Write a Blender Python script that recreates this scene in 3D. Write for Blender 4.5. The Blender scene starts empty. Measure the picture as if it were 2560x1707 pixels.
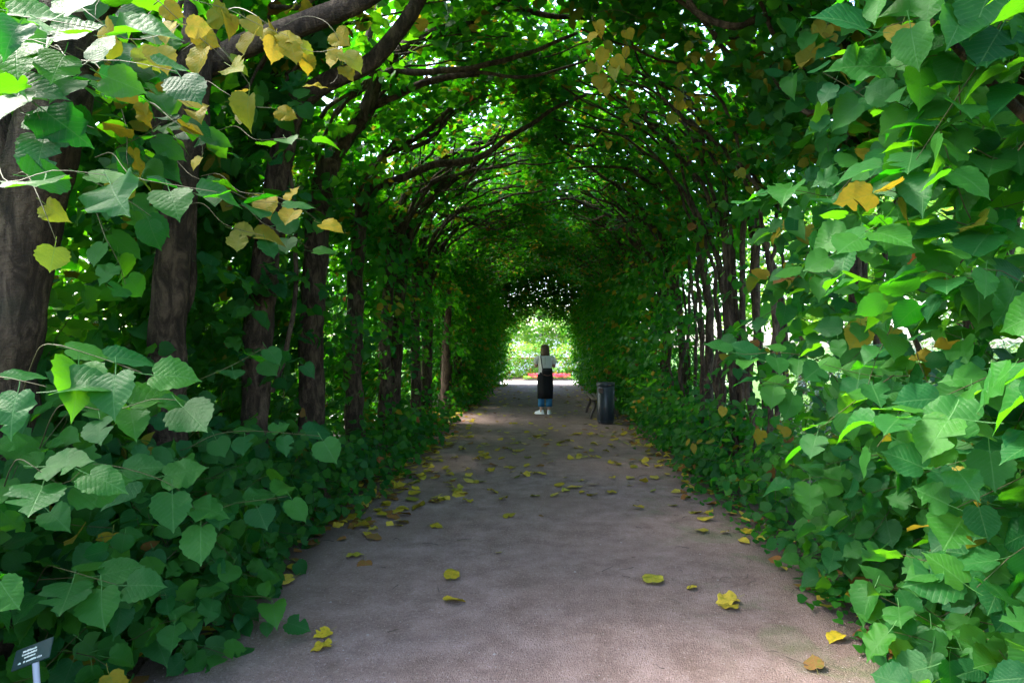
import bpy, math, random
import numpy as np
from mathutils import Vector, Matrix, noise

SC = bpy.context.scene
COL = SC.collection
R = math.radians
rng = np.random.default_rng(7)
random.seed(7)

# ------------------------------------------------------------------ camera
EYE = 1.6
FPX, VX, VY = 1600.0, 1350.0, 867.0            # focal length and vanishing point of the path
cam_d = bpy.data.cameras.new('camera')
cam = bpy.data.objects.new('camera', cam_d); COL.objects.link(cam)
cam.location = (0, 0, EYE); cam.rotation_euler = (R(90), 0, 0)
cam_d.sensor_width = 36.0; cam_d.lens = 36.0 * FPX / 2560.0
cam_d.shift_x = -(VX - 1280.0) / 2560.0
cam_d.shift_y = (VY - 853.5) / 2560.0
cam_d.clip_start = 0.05; cam_d.clip_end = 2000
SC.camera = cam

# ------------------------------------------------------------------ sky, sun, exposure
SUN_DIR = Vector((-0.56, 0.14, 0.80)).normalized()      # towards the sun
elev = math.asin(SUN_DIR.z)
world = bpy.data.worlds.new('World'); SC.world = world; world.use_nodes = True
wn = world.node_tree; wn.nodes.clear()
sky = wn.nodes.new('ShaderNodeTexSky'); sky.sky_type = 'NISHITA'; sky.sun_disc = False
sky.sun_elevation = elev; sky.sun_rotation = math.atan2(SUN_DIR.x, SUN_DIR.y)
sky.air_density = 1.0; sky.dust_density = 3.0; sky.ozone_density = 1.0
bg = wn.nodes.new('ShaderNodeBackground'); bg.inputs['Strength'].default_value = 0.15
wo = wn.nodes.new('ShaderNodeOutputWorld')
wn.links.new(sky.outputs[0], bg.inputs[0]); wn.links.new(bg.outputs[0], wo.inputs[0])
sun_d = bpy.data.lights.new('sun', 'SUN'); sun_d.energy = 1.5; sun_d.angle = R(14); sun_d.color = (1, 0.95, 0.86)
sun = bpy.data.objects.new('sun', sun_d); COL.objects.link(sun)
sun.rotation_euler = SUN_DIR.to_track_quat('Z', 'Y').to_euler(); sun.location = (-12, 5, 18)
vs = SC.view_settings
vs.view_transform = 'Standard'; vs.look = 'None'; vs.gamma = 1.0; vs.use_curve_mapping = False
vs.exposure = 3.5
cy = SC.cycles
cy.max_bounces = 6; cy.diffuse_bounces = 3; cy.glossy_bounces = 2; cy.transmission_bounces = 3
cy.transparent_max_bounces = 4; cy.use_denoising = True; cy.denoiser = 'OPENIMAGEDENOISE'
cy.denoising_input_passes = 'RGB_ALBEDO_NORMAL'; cy.caustics_reflective = False; cy.caustics_refractive = False
cy.use_adaptive_sampling = False

# ------------------------------------------------------------------ helpers
def at(px, py, d):
    """world point of a photo pixel at distance d along the path"""
    return np.array([(px - VX) / FPX * d, d, EYE - (py - VY) / FPX * d])
def floor_at(px, py, h=0.0):
    d = FPX * (EYE - h) / (py - VY)
    return np.array([(px - VX) / FPX * d, d, h])
def tag(o, label=None, cat=None, group=None, kind=None):
    if label: o['label'] = label
    if cat: o['category'] = cat
    if group: o['group'] = group
    if kind: o['kind'] = kind
    return o
def empty(name, loc, rz=0):
    o = bpy.data.objects.new(name, None); COL.objects.link(o)
    o.location = loc; o.rotation_euler = (0, 0, rz); o.empty_display_size = 0.1
    return o
def link(name, me, parent=None, loc=None, mat=None, smooth=False):
    if mat is not None and len(me.materials) == 0: me.materials.append(mat)
    o = bpy.data.objects.new(name, me); COL.objects.link(o)
    if parent is not None: o.parent = parent
    if loc is not None: o.location = loc
    if smooth: me.shade_smooth()
    return o
def pymesh(name, v, f):
    me = bpy.data.meshes.new(name); me.from_pydata([tuple(map(float, p)) for p in v], [], [tuple(map(int, q)) for q in f]); me.update()
    return me
def trimesh(name, v, f, attrs=None, uv=None, smooth=True):
    """fast triangle mesh from numpy arrays"""
    v = np.ascontiguousarray(v, np.float32); f = np.ascontiguousarray(f, np.int32)
    me = bpy.data.meshes.new(name)
    me.vertices.add(len(v)); me.vertices.foreach_set('co', v.ravel())
    n = len(f); me.loops.add(n * 3); me.loops.foreach_set('vertex_index', f.ravel())
    me.polygons.add(n)
    me.polygons.foreach_set('loop_start', np.arange(0, n * 3, 3, dtype=np.int32))
    if smooth: me.polygons.foreach_set('use_smooth', np.ones(n, bool))
    if uv is not None:
        l = me.uv_layers.new(name='UVMap'); l.data.foreach_set('uv', np.ascontiguousarray(uv[f.ravel()], np.float32).ravel())
    for k, a in (attrs or {}).items():
        at_ = me.attributes.new(k, 'FLOAT', 'POINT'); at_.data.foreach_set('value', np.ascontiguousarray(a, np.float32))
    me.update(calc_edges=True)
    return me
class MB:
    """collects simple shapes into one mesh"""
    def __init__(s): s.v = []; s.f = []
    def add(s, v, f):
        b = len(s.v); s.v += [tuple(p) for p in v]; s.f += [tuple(i + b for i in q) for q in f]; return s
    def box(s, c, size, rot=None, bev=0.0):
        x, y, z = [k / 2 for k in size]; b = min(bev, x * .49, y * .49, z * .49)
        m = Matrix(rot).to_3x3() if rot is not None else Matrix.Identity(3)
        if b <= 0:
            pts = [(i * x, j * y, k * z) for i in (-1, 1) for j in (-1, 1) for k in (-1, 1)]
            fs = [(0, 1, 3, 2), (4, 6, 7, 5), (0, 4, 5, 1), (2, 3, 7, 6), (0, 2, 6, 4), (1, 5, 7, 3)]
        else:
            import bmesh
            bm = bmesh.new(); bmesh.ops.create_cube(bm, size=1)
            for w in bm.verts: w.co = Vector((w.co.x * 2 * x, w.co.y * 2 * y, w.co.z * 2 * z))
            bmesh.ops.bevel(bm, geom=bm.edges[:], offset=b, segments=1, affect='EDGES')
            bm.verts.ensure_lookup_table()
            pts = [w.co[:] for w in bm.verts]; fs = [[w.index for w in q.verts] for q in bm.faces]; bm.free()
        s.add([tuple(m @ Vector(p) + Vector(c)) for p in pts], fs); return s
    def loft(s, rings, cap0=True, cap1=True, close=True):
        n = len(rings[0]); b = len(s.v); f = []
        for r in rings: s.v += [tuple(p) for p in r]
        for i in range(len(rings) - 1):
            for j in range(n if close else n - 1):
                k = (j + 1) % n
                f.append((b + i * n + j, b + i * n + k, b + (i + 1) * n + k, b + (i + 1) * n + j))
        if cap0: f.append(tuple(b + j for j in reversed(range(n))))
        if cap1: f.append(tuple(b + (len(rings) - 1) * n + j for j in range(n)))
        s.f += f; return s
    def lathe(s, prof, n=24, c=(0, 0, 0), cap=True):
        return s.loft([[(c[0] + r * math.cos(2 * math.pi * j / n), c[1] + r * math.sin(2 * math.pi * j / n), c[2] + z) for j in range(n)] for r, z in prof], cap, cap)
    def tube(s, pts, radii, n=8, cap=True):
        v, f = tube_np(pts, radii, n); s.add(v.tolist(), [tuple(q) for q in f.tolist()]); return s
    def build(s, name, mat, parent=None, loc=None, smooth=False):
        return link(name, pymesh(name, s.v, s.f), parent, loc, mat, smooth)
def spline(pts, step):
    """Catmull-Rom through pts (any columns), samples about every step"""
    P = np.asarray(pts, float)
    P = np.vstack([2 * P[0] - P[1], P, 2 * P[-1] - P[-2]])
    out = []
    for i in range(1, len(P) - 2):
        L = np.linalg.norm(P[i + 1][:3] - P[i][:3]); n = max(2, int(math.ceil(L / step)))
        for t in np.linspace(0, 1, n, endpoint=False):
            t2, t3 = t * t, t * t * t
            out.append(.5 * ((2 * P[i]) + (-P[i - 1] + P[i + 1]) * t + (2 * P[i - 1] - 5 * P[i] + 4 * P[i + 1] - P[i + 2]) * t2 + (-P[i - 1] + 3 * P[i] - 3 * P[i + 1] + P[i + 2]) * t3))
    out.append(P[-2]); return np.array(out)
def tube_np(pts, radii, n=6, rough=0.0, seed=0.0, cap=True):
    P = np.asarray(pts, float); m = len(P); radii = np.broadcast_to(np.asarray(radii, float), (m,))
    T = np.gradient(P, axis=0); T /= np.linalg.norm(T, axis=1)[:, None] + 1e-9
    u = np.cross(T[0], [0.13, 0.99, 0.05] if abs(T[0][1]) < .9 else [1, 0, 0]); u /= np.linalg.norm(u)
    V = np.zeros((m * n, 3)); a = np.arange(n) * 2 * math.pi / n
    for i in range(m):
        u = u - T[i] * np.dot(u, T[i]); u /= np.linalg.norm(u) + 1e-9
        w = np.cross(T[i], u)
        r = np.full(n, radii[i])
        if rough > 0:
            for j in range(n):
                q = Vector((math.cos(a[j]) * 1.1 + seed, math.sin(a[j]) * 1.1, i * .13 + seed * 3.1))
                r[j] *= 1 + rough * (noise.noise(q) + .6 * noise.noise(q * 2.7) + 2.2 * max(0, noise.noise(q * 1.6 + Vector((5, 1, 2))) - .28))
        V[i * n:(i + 1) * n] = P[i] + np.outer(np.cos(a) * r, u) + np.outer(np.sin(a) * r, w)
    F = []
    for i in range(m - 1):
        for j in range(n):
            k = (j + 1) % n
            F.append((i * n + j, i * n + k, (i + 1) * n + k)); F.append((i * n + j, (i + 1) * n + k, (i + 1) * n + j))
    if cap:
        V = np.vstack([V, P[-1] + T[-1] * radii[-1] * .4]); e = len(V) - 1
        for j in range(n): F.append(((m - 1) * n + j, (m - 1) * n + (j + 1) % n, e))
    return V, np.array(F)

# ------------------------------------------------------------------ materials
class NT:
    def __init__(s, name):
        s.m = bpy.data.materials.new(name); s.m.use_nodes = True; s.t = s.m.node_tree; s.t.nodes.clear()
        s.out = s.t.nodes.new('ShaderNodeOutputMaterial')
    def n(s, kind, ins=None, **kw):
        x = s.t.nodes.new('ShaderNode' + kind)
        for k, v in kw.items(): setattr(x, k, v)
        for k, v in (ins or {}).items():
            if isinstance(v, bpy.types.NodeSocket): s.t.links.new(v, x.inputs[k])
            else: x.inputs[k].default_value = v
        return x
    def math(s, op, a, b=0.0, c=None, clamp=False):
        d = {0: a, 1: b}
        if c is not None: d[2] = c
        return s.n('Math', d, operation=op, use_clamp=clamp).outputs[0]
    def mix(s, f, a, b):
        x = s.t.nodes.new('ShaderNodeMix'); x.data_type = 'RGBA'
        for i, v in ((0, f), (6, a), (7, b)):
            if isinstance(v, bpy.types.NodeSocket): s.t.links.new(v, x.inputs[i])
            else: x.inputs[i].default_value = v if i == 0 else (*v, 1)[:4]
        return x.outputs[2]
    def ramp(s, f, stops):
        x = s.n('ValToRGB', {0: f}); e = x.color_ramp.elements
        while len(e) < len(stops): e.new(.5)
        for q, (p, c) in zip(e, stops): q.position = p; q.color = (*c, 1) if len(c) == 3 else c
        return x.outputs[0]
    def noise(s, scale, detail=4, rough=.55, vec=None, dist=0.0):
        d = {'Scale': scale, 'Detail': detail, 'Roughness': rough, 'Distortion': dist}
        if vec is not None: d['Vector'] = vec
        return s.n('TexNoise', d).outputs[0]
    def bump(s, h, strength=.5, dist=.01):
        return s.n('Bump', {'Height': h, 'Strength': strength, 'Distance': dist}).outputs[0]
    def end(s, sh): s.t.links.new(sh, s.out.inputs[0]); return s.m
def simple(name, col, rough=.6, spec=.3, metal=0, var=.0, scale=8):
    t = NT(name); c = (*col, 1)
    if var:
        o = t.n('TexCoord').outputs['Object']
        f = t.noise(scale, 4, .6, o)
        c = t.mix(f, tuple(k * (1 - var) for k in col), tuple(min(1, k * (1 + var)) for k in col))
    p = t.n('BsdfPrincipled', {'Base Color': c, 'Roughness': rough, 'Metallic': metal, 'Specular IOR Level': spec})
    return t.end(p.outputs[0])

def leaf_material(name, lo, hi, tlo, thi, rough=.45, spec=.09, tfac=.36, veins=True, blemish=.35, yk=1.0):
    """two sided leaf: diffuse and gloss above, light shining through from behind; veins from the leaf's own uv"""
    t = NT(name)
    tint = t.n('Attribute', attribute_name='tint').outputs['Fac']
    aut = t.n('Attribute', attribute_name='autumn').outputs['Fac']
    orr = t.n('ObjectInfo').outputs['Random']
    f = t.math('FRACT', t.math('ADD', tint, t.math('MULTIPLY', orr, 1.7)))
    col = t.mix(f, lo, hi); tr = t.mix(f, tlo, thi)
    yel = t.ramp(f, [(0, (.20 * yk, .145 * yk, .008 * yk)), (.45, (.30 * yk, .215 * yk, .012 * yk)), (.8, (.32 * yk, .24 * yk, .04 * yk)), (1, (.14 * yk, .15 * yk, .008 * yk))])
    ytr = t.mix(.4, yel, (.34, .24, .01))
    a1 = t.math('MULTIPLY', aut, 2.0, clamp=True)
    col = t.mix(a1, col, yel); tr = t.mix(a1, tr, ytr)
    br = t.math('MULTIPLY', t.math('SUBTRACT', aut, .6), 2.5, clamp=True)
    col = t.mix(br, col, (.25, .10, .035)); tr = t.mix(br, tr, (.18, .06, .015))
    bump = None
    if veins:
        uv = t.n('SeparateXYZ', {0: t.n('UVMap', uv_map='UVMap').outputs[0]})
        u = t.math('ABSOLUTE', t.math('SUBTRACT', uv.outputs[0], .5)); v = uv.outputs[1]
        w = t.math('MULTIPLY', t.math('SUBTRACT', v, t.math('MULTIPLY', u, .85)), 7.5)
        w = t.math('ABSOLUTE', t.math('SUBTRACT', t.math('FRACT', w), .5))
        side = t.math('MULTIPLY', t.math('SUBTRACT', .10, w), 12.0, clamp=True)
        mid = t.math('MULTIPLY', t.math('SUBTRACT', .018, u), 70.0, clamp=True)
        vein = t.math('MAXIMUM', t.math('MULTIPLY', side, .6), mid)
        col = t.mix(t.math('MULTIPLY', vein, .65), col, t.mix(.65, col, (.12, .26, .08)))
        tr = t.mix(t.math('MULTIPLY', vein, .35), tr, (.05, .12, .015))
        co = t.n('TexCoord').outputs['Object']
        nz = t.noise(14, 3, .6, co)
        h = t.math('ADD', t.math('MULTIPLY', w, .5), t.math('MULTIPLY', vein, -.4))
        bump = t.bump(t.math('ADD', h, t.math('MULTIPLY', nz, 1.4)), .22, .013)
        aw = t.n('TexNoise', {'Vector': t.n('VectorMath', {0: co, 1: t.n('CombineXYZ', {0: t.math('MULTIPLY', orr, 40)}).outputs[0]}, operation='ADD').outputs[0], 'Scale': 3.2, 'Detail': 4, 'Roughness': .65}).outputs[0]
        mot = t.math('MULTIPLY', t.math('SUBTRACT', aw, .38), 2.6, clamp=True)
        col = t.mix(t.math('MULTIPLY', mot, .55), t.mix(.35, col, (.004, .03, .012)), col)
        gy = t.math('MULTIPLY', t.math('MULTIPLY', t.math('SUBTRACT', .50, aw), 5, clamp=True), t.math('MULTIPLY', a1, .6))
        col = t.mix(gy, col, (.09, .13, .012)); tr = t.mix(gy, tr, (.12, .22, .01))
        bs = t.math('MULTIPLY', t.math('MULTIPLY', t.math('SUBTRACT', aw, .60), 9, clamp=True), t.math('MULTIPLY', a1, .75))
        col = t.mix(bs, col, (.16, .075, .015))
        if blemish:
            sp = t.noise(9, 2, .5, co)
            m = t.math('MULTIPLY', t.math('SUBTRACT', sp, .70), 9, clamp=True)
            col = t.mix(t.math('MULTIPLY', m, blemish), col, (.16, .10, .03))
    bf = t.n('NewGeometry').outputs['Backfacing']
    col2 = t.mix(t.math('MULTIPLY', bf, .35), col, t.mix(.4, col, (.05, .13, .05)))
    ins = {'Base Color': col2, 'Roughness': rough, 'Specular IOR Level': t.math('MULTIPLY', t.math('SUBTRACT', 1.0, t.math('MULTIPLY', aut, 1.4), clamp=True), spec)}
    if bump is not None: ins['Normal'] = bump
    p = t.n('BsdfPrincipled', ins)
    tl = t.n('BsdfTranslucent', {0: tr})
    mx = t.n('MixShader', {0: tfac, 1: p.outputs[0], 2: tl.outputs[0]})
    return t.end(mx.outputs[0])

M = {}
M['leaf'] = leaf_material('lime_leaf', (.005, .050, .015), (.026, .112, .011), (.026, .34, .003), (.18, .56, .005))
M['fallen'] = leaf_material('fallen_leaf', (.02, .08, .02), (.03, .12, .02), (.03, .3, .01), (.1, .4, .01), spec=.25, tfac=.2, yk=1.9)
M['far_leaf'] = leaf_material('lime_leaf_plain', (.005, .050, .010), (.017, .096, .011), (.026, .34, .003), (.16, .56, .005), veins=False, spec=.06)
M['shrub_leaf'] = leaf_material('shrub_leaf', (.035, .085, .045), (.07, .14, .06), (.10, .24, .03), (.18, .32, .05), rough=.3, spec=.5, tfac=.25, veins=False)
M['garden_leaf'] = leaf_material('garden_leaf', (.07, .20, .03), (.16, .30, .05), (.20, .50, .03), (.38, .60, .05), tfac=.36, veins=False)

def bark_material():
    t = NT('lime_bark')
    co = t.n('TexCoord').outputs['Object']
    mp = t.n('Mapping', {'Vector': co, 'Scale': (1, 1, .35)}).outputs[0]
    mh = t.n('Mapping', {'Vector': co, 'Scale': (1, 1, 3.2)}).outputs[0]
    a = t.noise(15, 8, .68, mp, .6); b = t.noise(46, 4, .6, mh); c = t.noise(3.2, 3, .5, co)
    col = t.ramp(a, [(.30, (.008, .005, .003)), (.46, (.040, .024, .015)), (.64, (.135, .090, .060))])
    col = t.mix(t.math('MULTIPLY', t.math('SUBTRACT', b, .58), 4, clamp=True), col, (.020, .012, .008))
    col = t.mix(t.math('MULTIPLY', t.math('SUBTRACT', c, .6), 3, clamp=True), col, (.040, .040, .020))
    h = t.math('ADD', a, t.math('MULTIPLY', b, .55))
    p = t.n('BsdfPrincipled', {'Base Color': col, 'Roughness': .82, 'Specular IOR Level': .25, 'Normal': t.bump(h, 1.0, .06)})
    return t.end(p.outputs[0])
M['bark'] = bark_material()
M['twig'] = simple('green_twig', (.050, .046, .014), .6, .3, var=.3)
M['wood_twig'] = simple('woody_twig', (.060, .046, .036), .8, .2, var=.3, scale=20)

def path_material():
    t = NT('trodden_earth_path')
    co = t.n('TexCoord').outputs['Object']
    big = t.noise(.7, 4, .6, co, .4); mid = t.noise(4.5, 5, .65, co); fine = t.noise(70, 3, .7, co); grit = t.n('TexVoronoi', {'Vector': co, 'Scale': 120.0}).outputs['Distance']
    col = t.ramp(mid, [(.28, (.122, .080, .064)), (.5, (.192, .134, .120)), (.72, (.268, .194, .180))])
    col = t.mix(t.math('MULTIPLY', t.math('SUBTRACT', big, .42), 2.4, clamp=True), col, (.140, .092, .072))
    col = t.mix(t.math('MULTIPLY', t.math('SUBTRACT', fine, .56), 5, clamp=True), col, (.32, .255, .245))
    col = t.mix(t.math('MULTIPLY', t.math('SUBTRACT', .44, fine), 5, clamp=True), col, (.075, .058, .052))
    # thin green film of moss and algae along the edge by the right-hand trees
    sx = t.n('SeparateXYZ', {0: co})
    edge = t.math('MULTIPLY', t.math('SUBTRACT', t.math('ABSOLUTE', sx.outputs[0]), .75), 1.2, clamp=True)
    rs = t.math('MULTIPLY', t.math('ADD', sx.outputs[0], .2), 2.0, clamp=True)
    ms = t.math('MULTIPLY', t.math('SUBTRACT', t.noise(2.3, 5, .65, co, .8), .50), 5, clamp=True)
    col = t.mix(t.math('MULTIPLY', t.math('MULTIPLY', t.math('MULTIPLY', ms, edge), rs), .85), col, (.085, .115, .045))
    # dark leaf mould where the path meets the beds
    eb = t.math('MULTIPLY', t.math('SUBTRACT', t.math('ADD', t.math('ABSOLUTE', sx.outputs[0]), t.math('MULTIPLY', mid, .5)), 1.85), 4, clamp=True)
    col = t.mix(t.math('MULTIPLY', eb, .7), col, (.052, .036, .028))
    h = t.math('ADD', t.math('MULTIPLY', mid, .6), t.math('ADD', t.math('MULTIPLY', fine, .35), t.math('MULTIPLY', grit, .3)))
    p = t.n('BsdfPrincipled', {'Base Color': col, 'Roughness': .88, 'Specular IOR Level': .25, 'Normal': t.bump(h, .9, .03)})
    return t.end(p.outputs[0])
M['path'] = path_material()
def ground_material():
    t = NT('bed_soil_and_grass')
    co = t.n('TexCoord').outputs['Object']
    a = t.noise(1.1, 5, .6, co); b = t.noise(30, 4, .7, co)
    sx = t.n('SeparateXYZ', {0: co})
    lawn = t.math('MULTIPLY', t.math('SUBTRACT', t.math('ADD', t.math('ABSOLUTE', sx.outputs[0]), t.math('MULTIPLY', a, 1.6)), 4.6), 2, clamp=True)
    soil = t.mix(b, (.045, .032, .024), (.105, .078, .058))
    grass = t.mix(b, (.045, .105, .022), (.095, .17, .04))
    col = t.mix(lawn, soil, grass)
    p = t.n('BsdfPrincipled', {'Base Color': col, 'Roughness': .95, 'Specular IOR Level': .15, 'Normal': t.bump(b, .8, .05)})
    return t.end(p.outputs[0])
M['ground'] = ground_material()
M['pavement'] = simple('pale_gravel', (.46, .43, .40), .9, .2, var=.18, scale=25)
M['steel_blue'] = simple('blue_grey_enamel', (.016, .023, .034), .38, .45, var=.18, scale=6)
M['dark_metal'] = simple('dark_cast_iron', (.040, .026, .026), .55, .4, var=.25, scale=15)
M['slat'] = simple('weathered_slat', (.14, .11, .085), .7, .3, var=.3, scale=18)
M['plate'] = simple('dark_green_enamel', (.012, .030, .032), .4, .4, var=.35, scale=40)
M['print'] = simple('white_lettering', (.55, .60, .58), .6, .2)
M['post'] = simple('pale_plastic_post', (.26, .30, .38), .45, .4, var=.08, scale=10)
M['skin'] = simple('skin', (.42, .24, .17), .5, .35, var=.06, scale=9)
M['hair'] = simple('brown_hair', (.075, .035, .018), .42, .45, var=.45, scale=30)
M['blouse'] = simple('off_white_cotton', (.66, .64, .64), .8, .2, var=.08, scale=14)
M['skirt'] = simple('black_cloth', (.010, .010, .013), .85, .2, var=.3, scale=10)
M['denim'] = simple('blue_denim', (.035, .16, .33), .8, .2, var=.2, scale=30)
M['shoe'] = simple('white_leather', (.72, .73, .76), .5, .4, var=.05)
M['bag'] = simple('black_leather', (.007, .007, .009), .55, .25, var=.3, scale=20)
M['zip'] = simple('brown_zip', (.14, .06, .04), .5, .4)
M['petal'] = simple('red_petals', (.75, .02, .06), .5, .3, var=.35, scale=7)
M['wall'] = simple('white_render', (.74, .72, .69), .85, .2, var=.06, scale=3)
M['roof'] = simple('grey_eave', (.12, .11, .11), .7, .3, var=.2)
M['orange_rail'] = simple('terracotta_edging', (.42, .17, .07), .8, .2, var=.2)
M['pane'] = simple('window_glass', (.03, .04, .05), .08, .6)
M['stone'] = simple('pale_pebble', (.27, .24, .225), .8, .3, var=.3, scale=30)

# ------------------------------------------------------------------ leaf shapes
def leaf_shape(n_side, n_mid, serr, seed, curl=1.0, petiole=True, skew=.06, bite=0):
    """lime leaf: lopsided heart, toothed edge, short drawn-out tip. base at origin, tip along +y, length 1, face +z"""
    r = random.Random(seed)
    prof = [(-.01, .035), (-.075, .15), (-.06, .29), (.03, .40), (.16, .475), (.31, .505), (.46, .485), (.60, .42), (.73, .315), (.83, .195), (.905, .075), (1.04, 0.0)]
    P = spline([(a, b, 0) for a, b in prof], .03)
    idx = np.linspace(0, len(P) - 1, n_side).round().astype(int)
    sides = []
    for sg in (-1, 1):
        pts = []
        for k, i in enumerate(idx):
            v, w = P[i][0], P[i][1]
            if serr and 1 < k < n_side - 1: w *= 1 + serr * (1 if k % 2 else -.6) + r.uniform(-.02, .02); v += r.uniform(-.006, .006)
            w *= 1 + skew * sg
            if sg > 0 and v < .1: v -= skew * .5
            pts.append((sg * w, v))
        sides.append(pts)
    if bite:
        for _ in range(bite):
            pts = sides[r.randint(0, 1)]; k = r.randint(4, n_side - 5); f = r.uniform(.35, .75)
            for q in (k, k + 1): pts[q] = (pts[q][0] * (f if q == k else min(1, f + .12)), pts[q][1])
    mid = [(0, v) for v in np.linspace(0, .97, n_mid)]
    fold = r.uniform(.08, .22) * curl; droop = r.uniform(.06, .30) * curl; wav = r.uniform(.0, .05) * curl; ph = r.uniform(0, 6); cup = r.uniform(-.1, .12) * curl
    def z(x, v): return fold * abs(x) - cup * 2 * x * x - droop * v * v + wav * math.sin(v * 11 + ph + (3 if x > 0 else 0)) * abs(x) * 2
    V = []; UV = []; F = []
    def add(x, v): V.append((x, v, z(x, v))); UV.append((x + .5, v)); return len(V) - 1
    mi = [add(*p) for p in mid]
    for s_, pts in zip((-1, 1), sides):
        oi = [add(*p) for p in pts]
        # zip the outline to the midrib
        a = b = 0
        while a < len(mi) - 1 or b < len(oi) - 1:
            ca = (mi[a + 1], ) if a < len(mi) - 1 else None
            if a == len(mi) - 1 or (b < len(oi) - 1 and (b / (len(oi) - 1)) <= (a / (len(mi) - 1)) + 1e-6 + .04):
                tri = (mi[a], oi[b], oi[b + 1]); b += 1
            else:
                tri = (mi[a], oi[b], mi[a + 1]); a += 1
            F.append(tri if s_ < 0 else tri[::-1])
    F = [f[::-1] for f in F]
    if petiole:
        b = len(V); w = .012
        for (x, y, zz) in ((-w, .03, .004), (w, .03, .004), (-w, -.22, .05), (w, -.22, .05), (-w, -.42, .13), (w, -.42, .13)):
            V.append((x, y, zz)); UV.append((.5, .02))
        F += [(b, b + 1, b + 3), (b, b + 3, b + 2), (b + 2, b + 3, b + 5), (b + 2, b + 5, b + 4)]
    return np.array(V), np.array(F), np.array(UV)
HI = [leaf_shape(18, 5, .06, 100 + k, (.7, 1.2, 1.9, 1.3)[k % 4], skew=.02 + .05 * (k % 3), bite=(0, 0, 1, 0, 2)[k % 5]) for k in range(16)]
LO = [leaf_shape(6, 3, 0, 200 + k, petiole=False) for k in range(6)]
VLO = [leaf_shape(4, 2, 0, 300 + k, petiole=False) for k in range(4)]
EL = []                                                          # long narrow evergreen leaf
for k in range(3):
    V = np.array([(0, 0, 0), (-.13, .35, .04), (-.10, .75, .0), (0, 1, -.12), (.10, .75, .0), (.13, .35, .04), (0, .5, 0)])
    F = np.array([(0, 6, 1), (1, 6, 2), (2, 6, 3), (3, 6, 4), (4, 6, 5), (5, 6, 0)]); EL.append((V, F, np.column_stack([V[:, 0] + .5, V[:, 1]])))

def unit(a): return a / (np.linalg.norm(a, axis=-1, keepdims=True) + 1e-9)
class Leaves:
    """a bag of leaf placements: base point, tip direction, face normal, length, autumn"""
    def __init__(s): s.p = []; s.t = []; s.n = []; s.s = []; s.a = []
    def add(s, p, t, n, sz, a):
        s.p.append(p); s.t.append(t); s.n.append(n); s.s.append(sz); s.a.append(a)
    def arrays(s):
        p = np.vstack(s.p); n = unit(np.vstack(s.n)); t = np.vstack(s.t)
        t = unit(t - n * (t * n).sum(1, keepdims=True))
        return p, t, n, np.concatenate(s.s), np.concatenate(s.a)
def foliage_mesh(name, arr, shapes, mat, origin):
    p, t, n, sz, au = arr
    b = np.cross(t, n); k = rng.integers(0, len(shapes), len(p)); tint = rng.random(len(p))
    VV = []; FF = []; UU = []; TT = []; AA = []; base = 0
    for i, (v, f, uv) in enumerate(shapes):
        m = np.where(k == i)[0]
        if len(m) == 0: continue
        w = (p[m] - origin)[:, None, :] + sz[m][:, None, None] * (v[None, :, 0:1] * b[m][:, None, :] + v[None, :, 1:2] * t[m][:, None, :] + v[None, :, 2:3] * n[m][:, None, :])
        VV.append(w.reshape(-1, 3)); q = len(v)
        FF.append((f[None] + (base + np.arange(len(m)) * q)[:, None, None]).reshape(-1, 3))
        UU.append(np.tile(uv, (len(m), 1))); TT.append(np.repeat(tint[m], q)); AA.append(np.repeat(au[m], q)); base += len(m) * q
    me = trimesh(name, np.vstack(VV), np.vstack(FF), {'tint': np.concatenate(TT), 'autumn': np.concatenate(AA)}, np.vstack(UU))
    me.materials.append(mat); return me
LEAF_MESH = {}
def leaf_mesh(k, aut, mat='leaf'):
    key = (k, aut, mat)
    if key not in LEAF_MESH:
        v, f, uv = HI[k]
        me = trimesh('leaf', v, f, {'tint': np.full(len(v), (k * .137) % 1), 'autumn': np.full(len(v), aut)}, uv)
        me.materials.append(M[mat]); LEAF_MESH[key] = me
    return LEAF_MESH[key]
def leaf_object(name, p, t, n, s, aut, parent=None, origin=(0, 0, 0), mat='leaf'):
    a = 0.0 if aut < .2 else (.3 if aut < .42 else (.5 if aut < .75 else 1.0))
    o = bpy.data.objects.new(name, leaf_mesh(int(rng.integers(0, len(HI))), a, mat)); COL.objects.link(o)
    if parent is not None: o.parent = parent
    b = np.cross(t, n) * rng.uniform(.82, 1.12)
    m = Matrix(((b[0] * s, t[0] * s, n[0] * s, p[0] - origin[0]), (b[1] * s, t[1] * s, n[1] * s, p[1] - origin[1]), (b[2] * s, t[2] * s, n[2] * s, p[2] - origin[2]), (0, 0, 0, 1)))
    o.matrix_local = m
    return o
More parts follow.
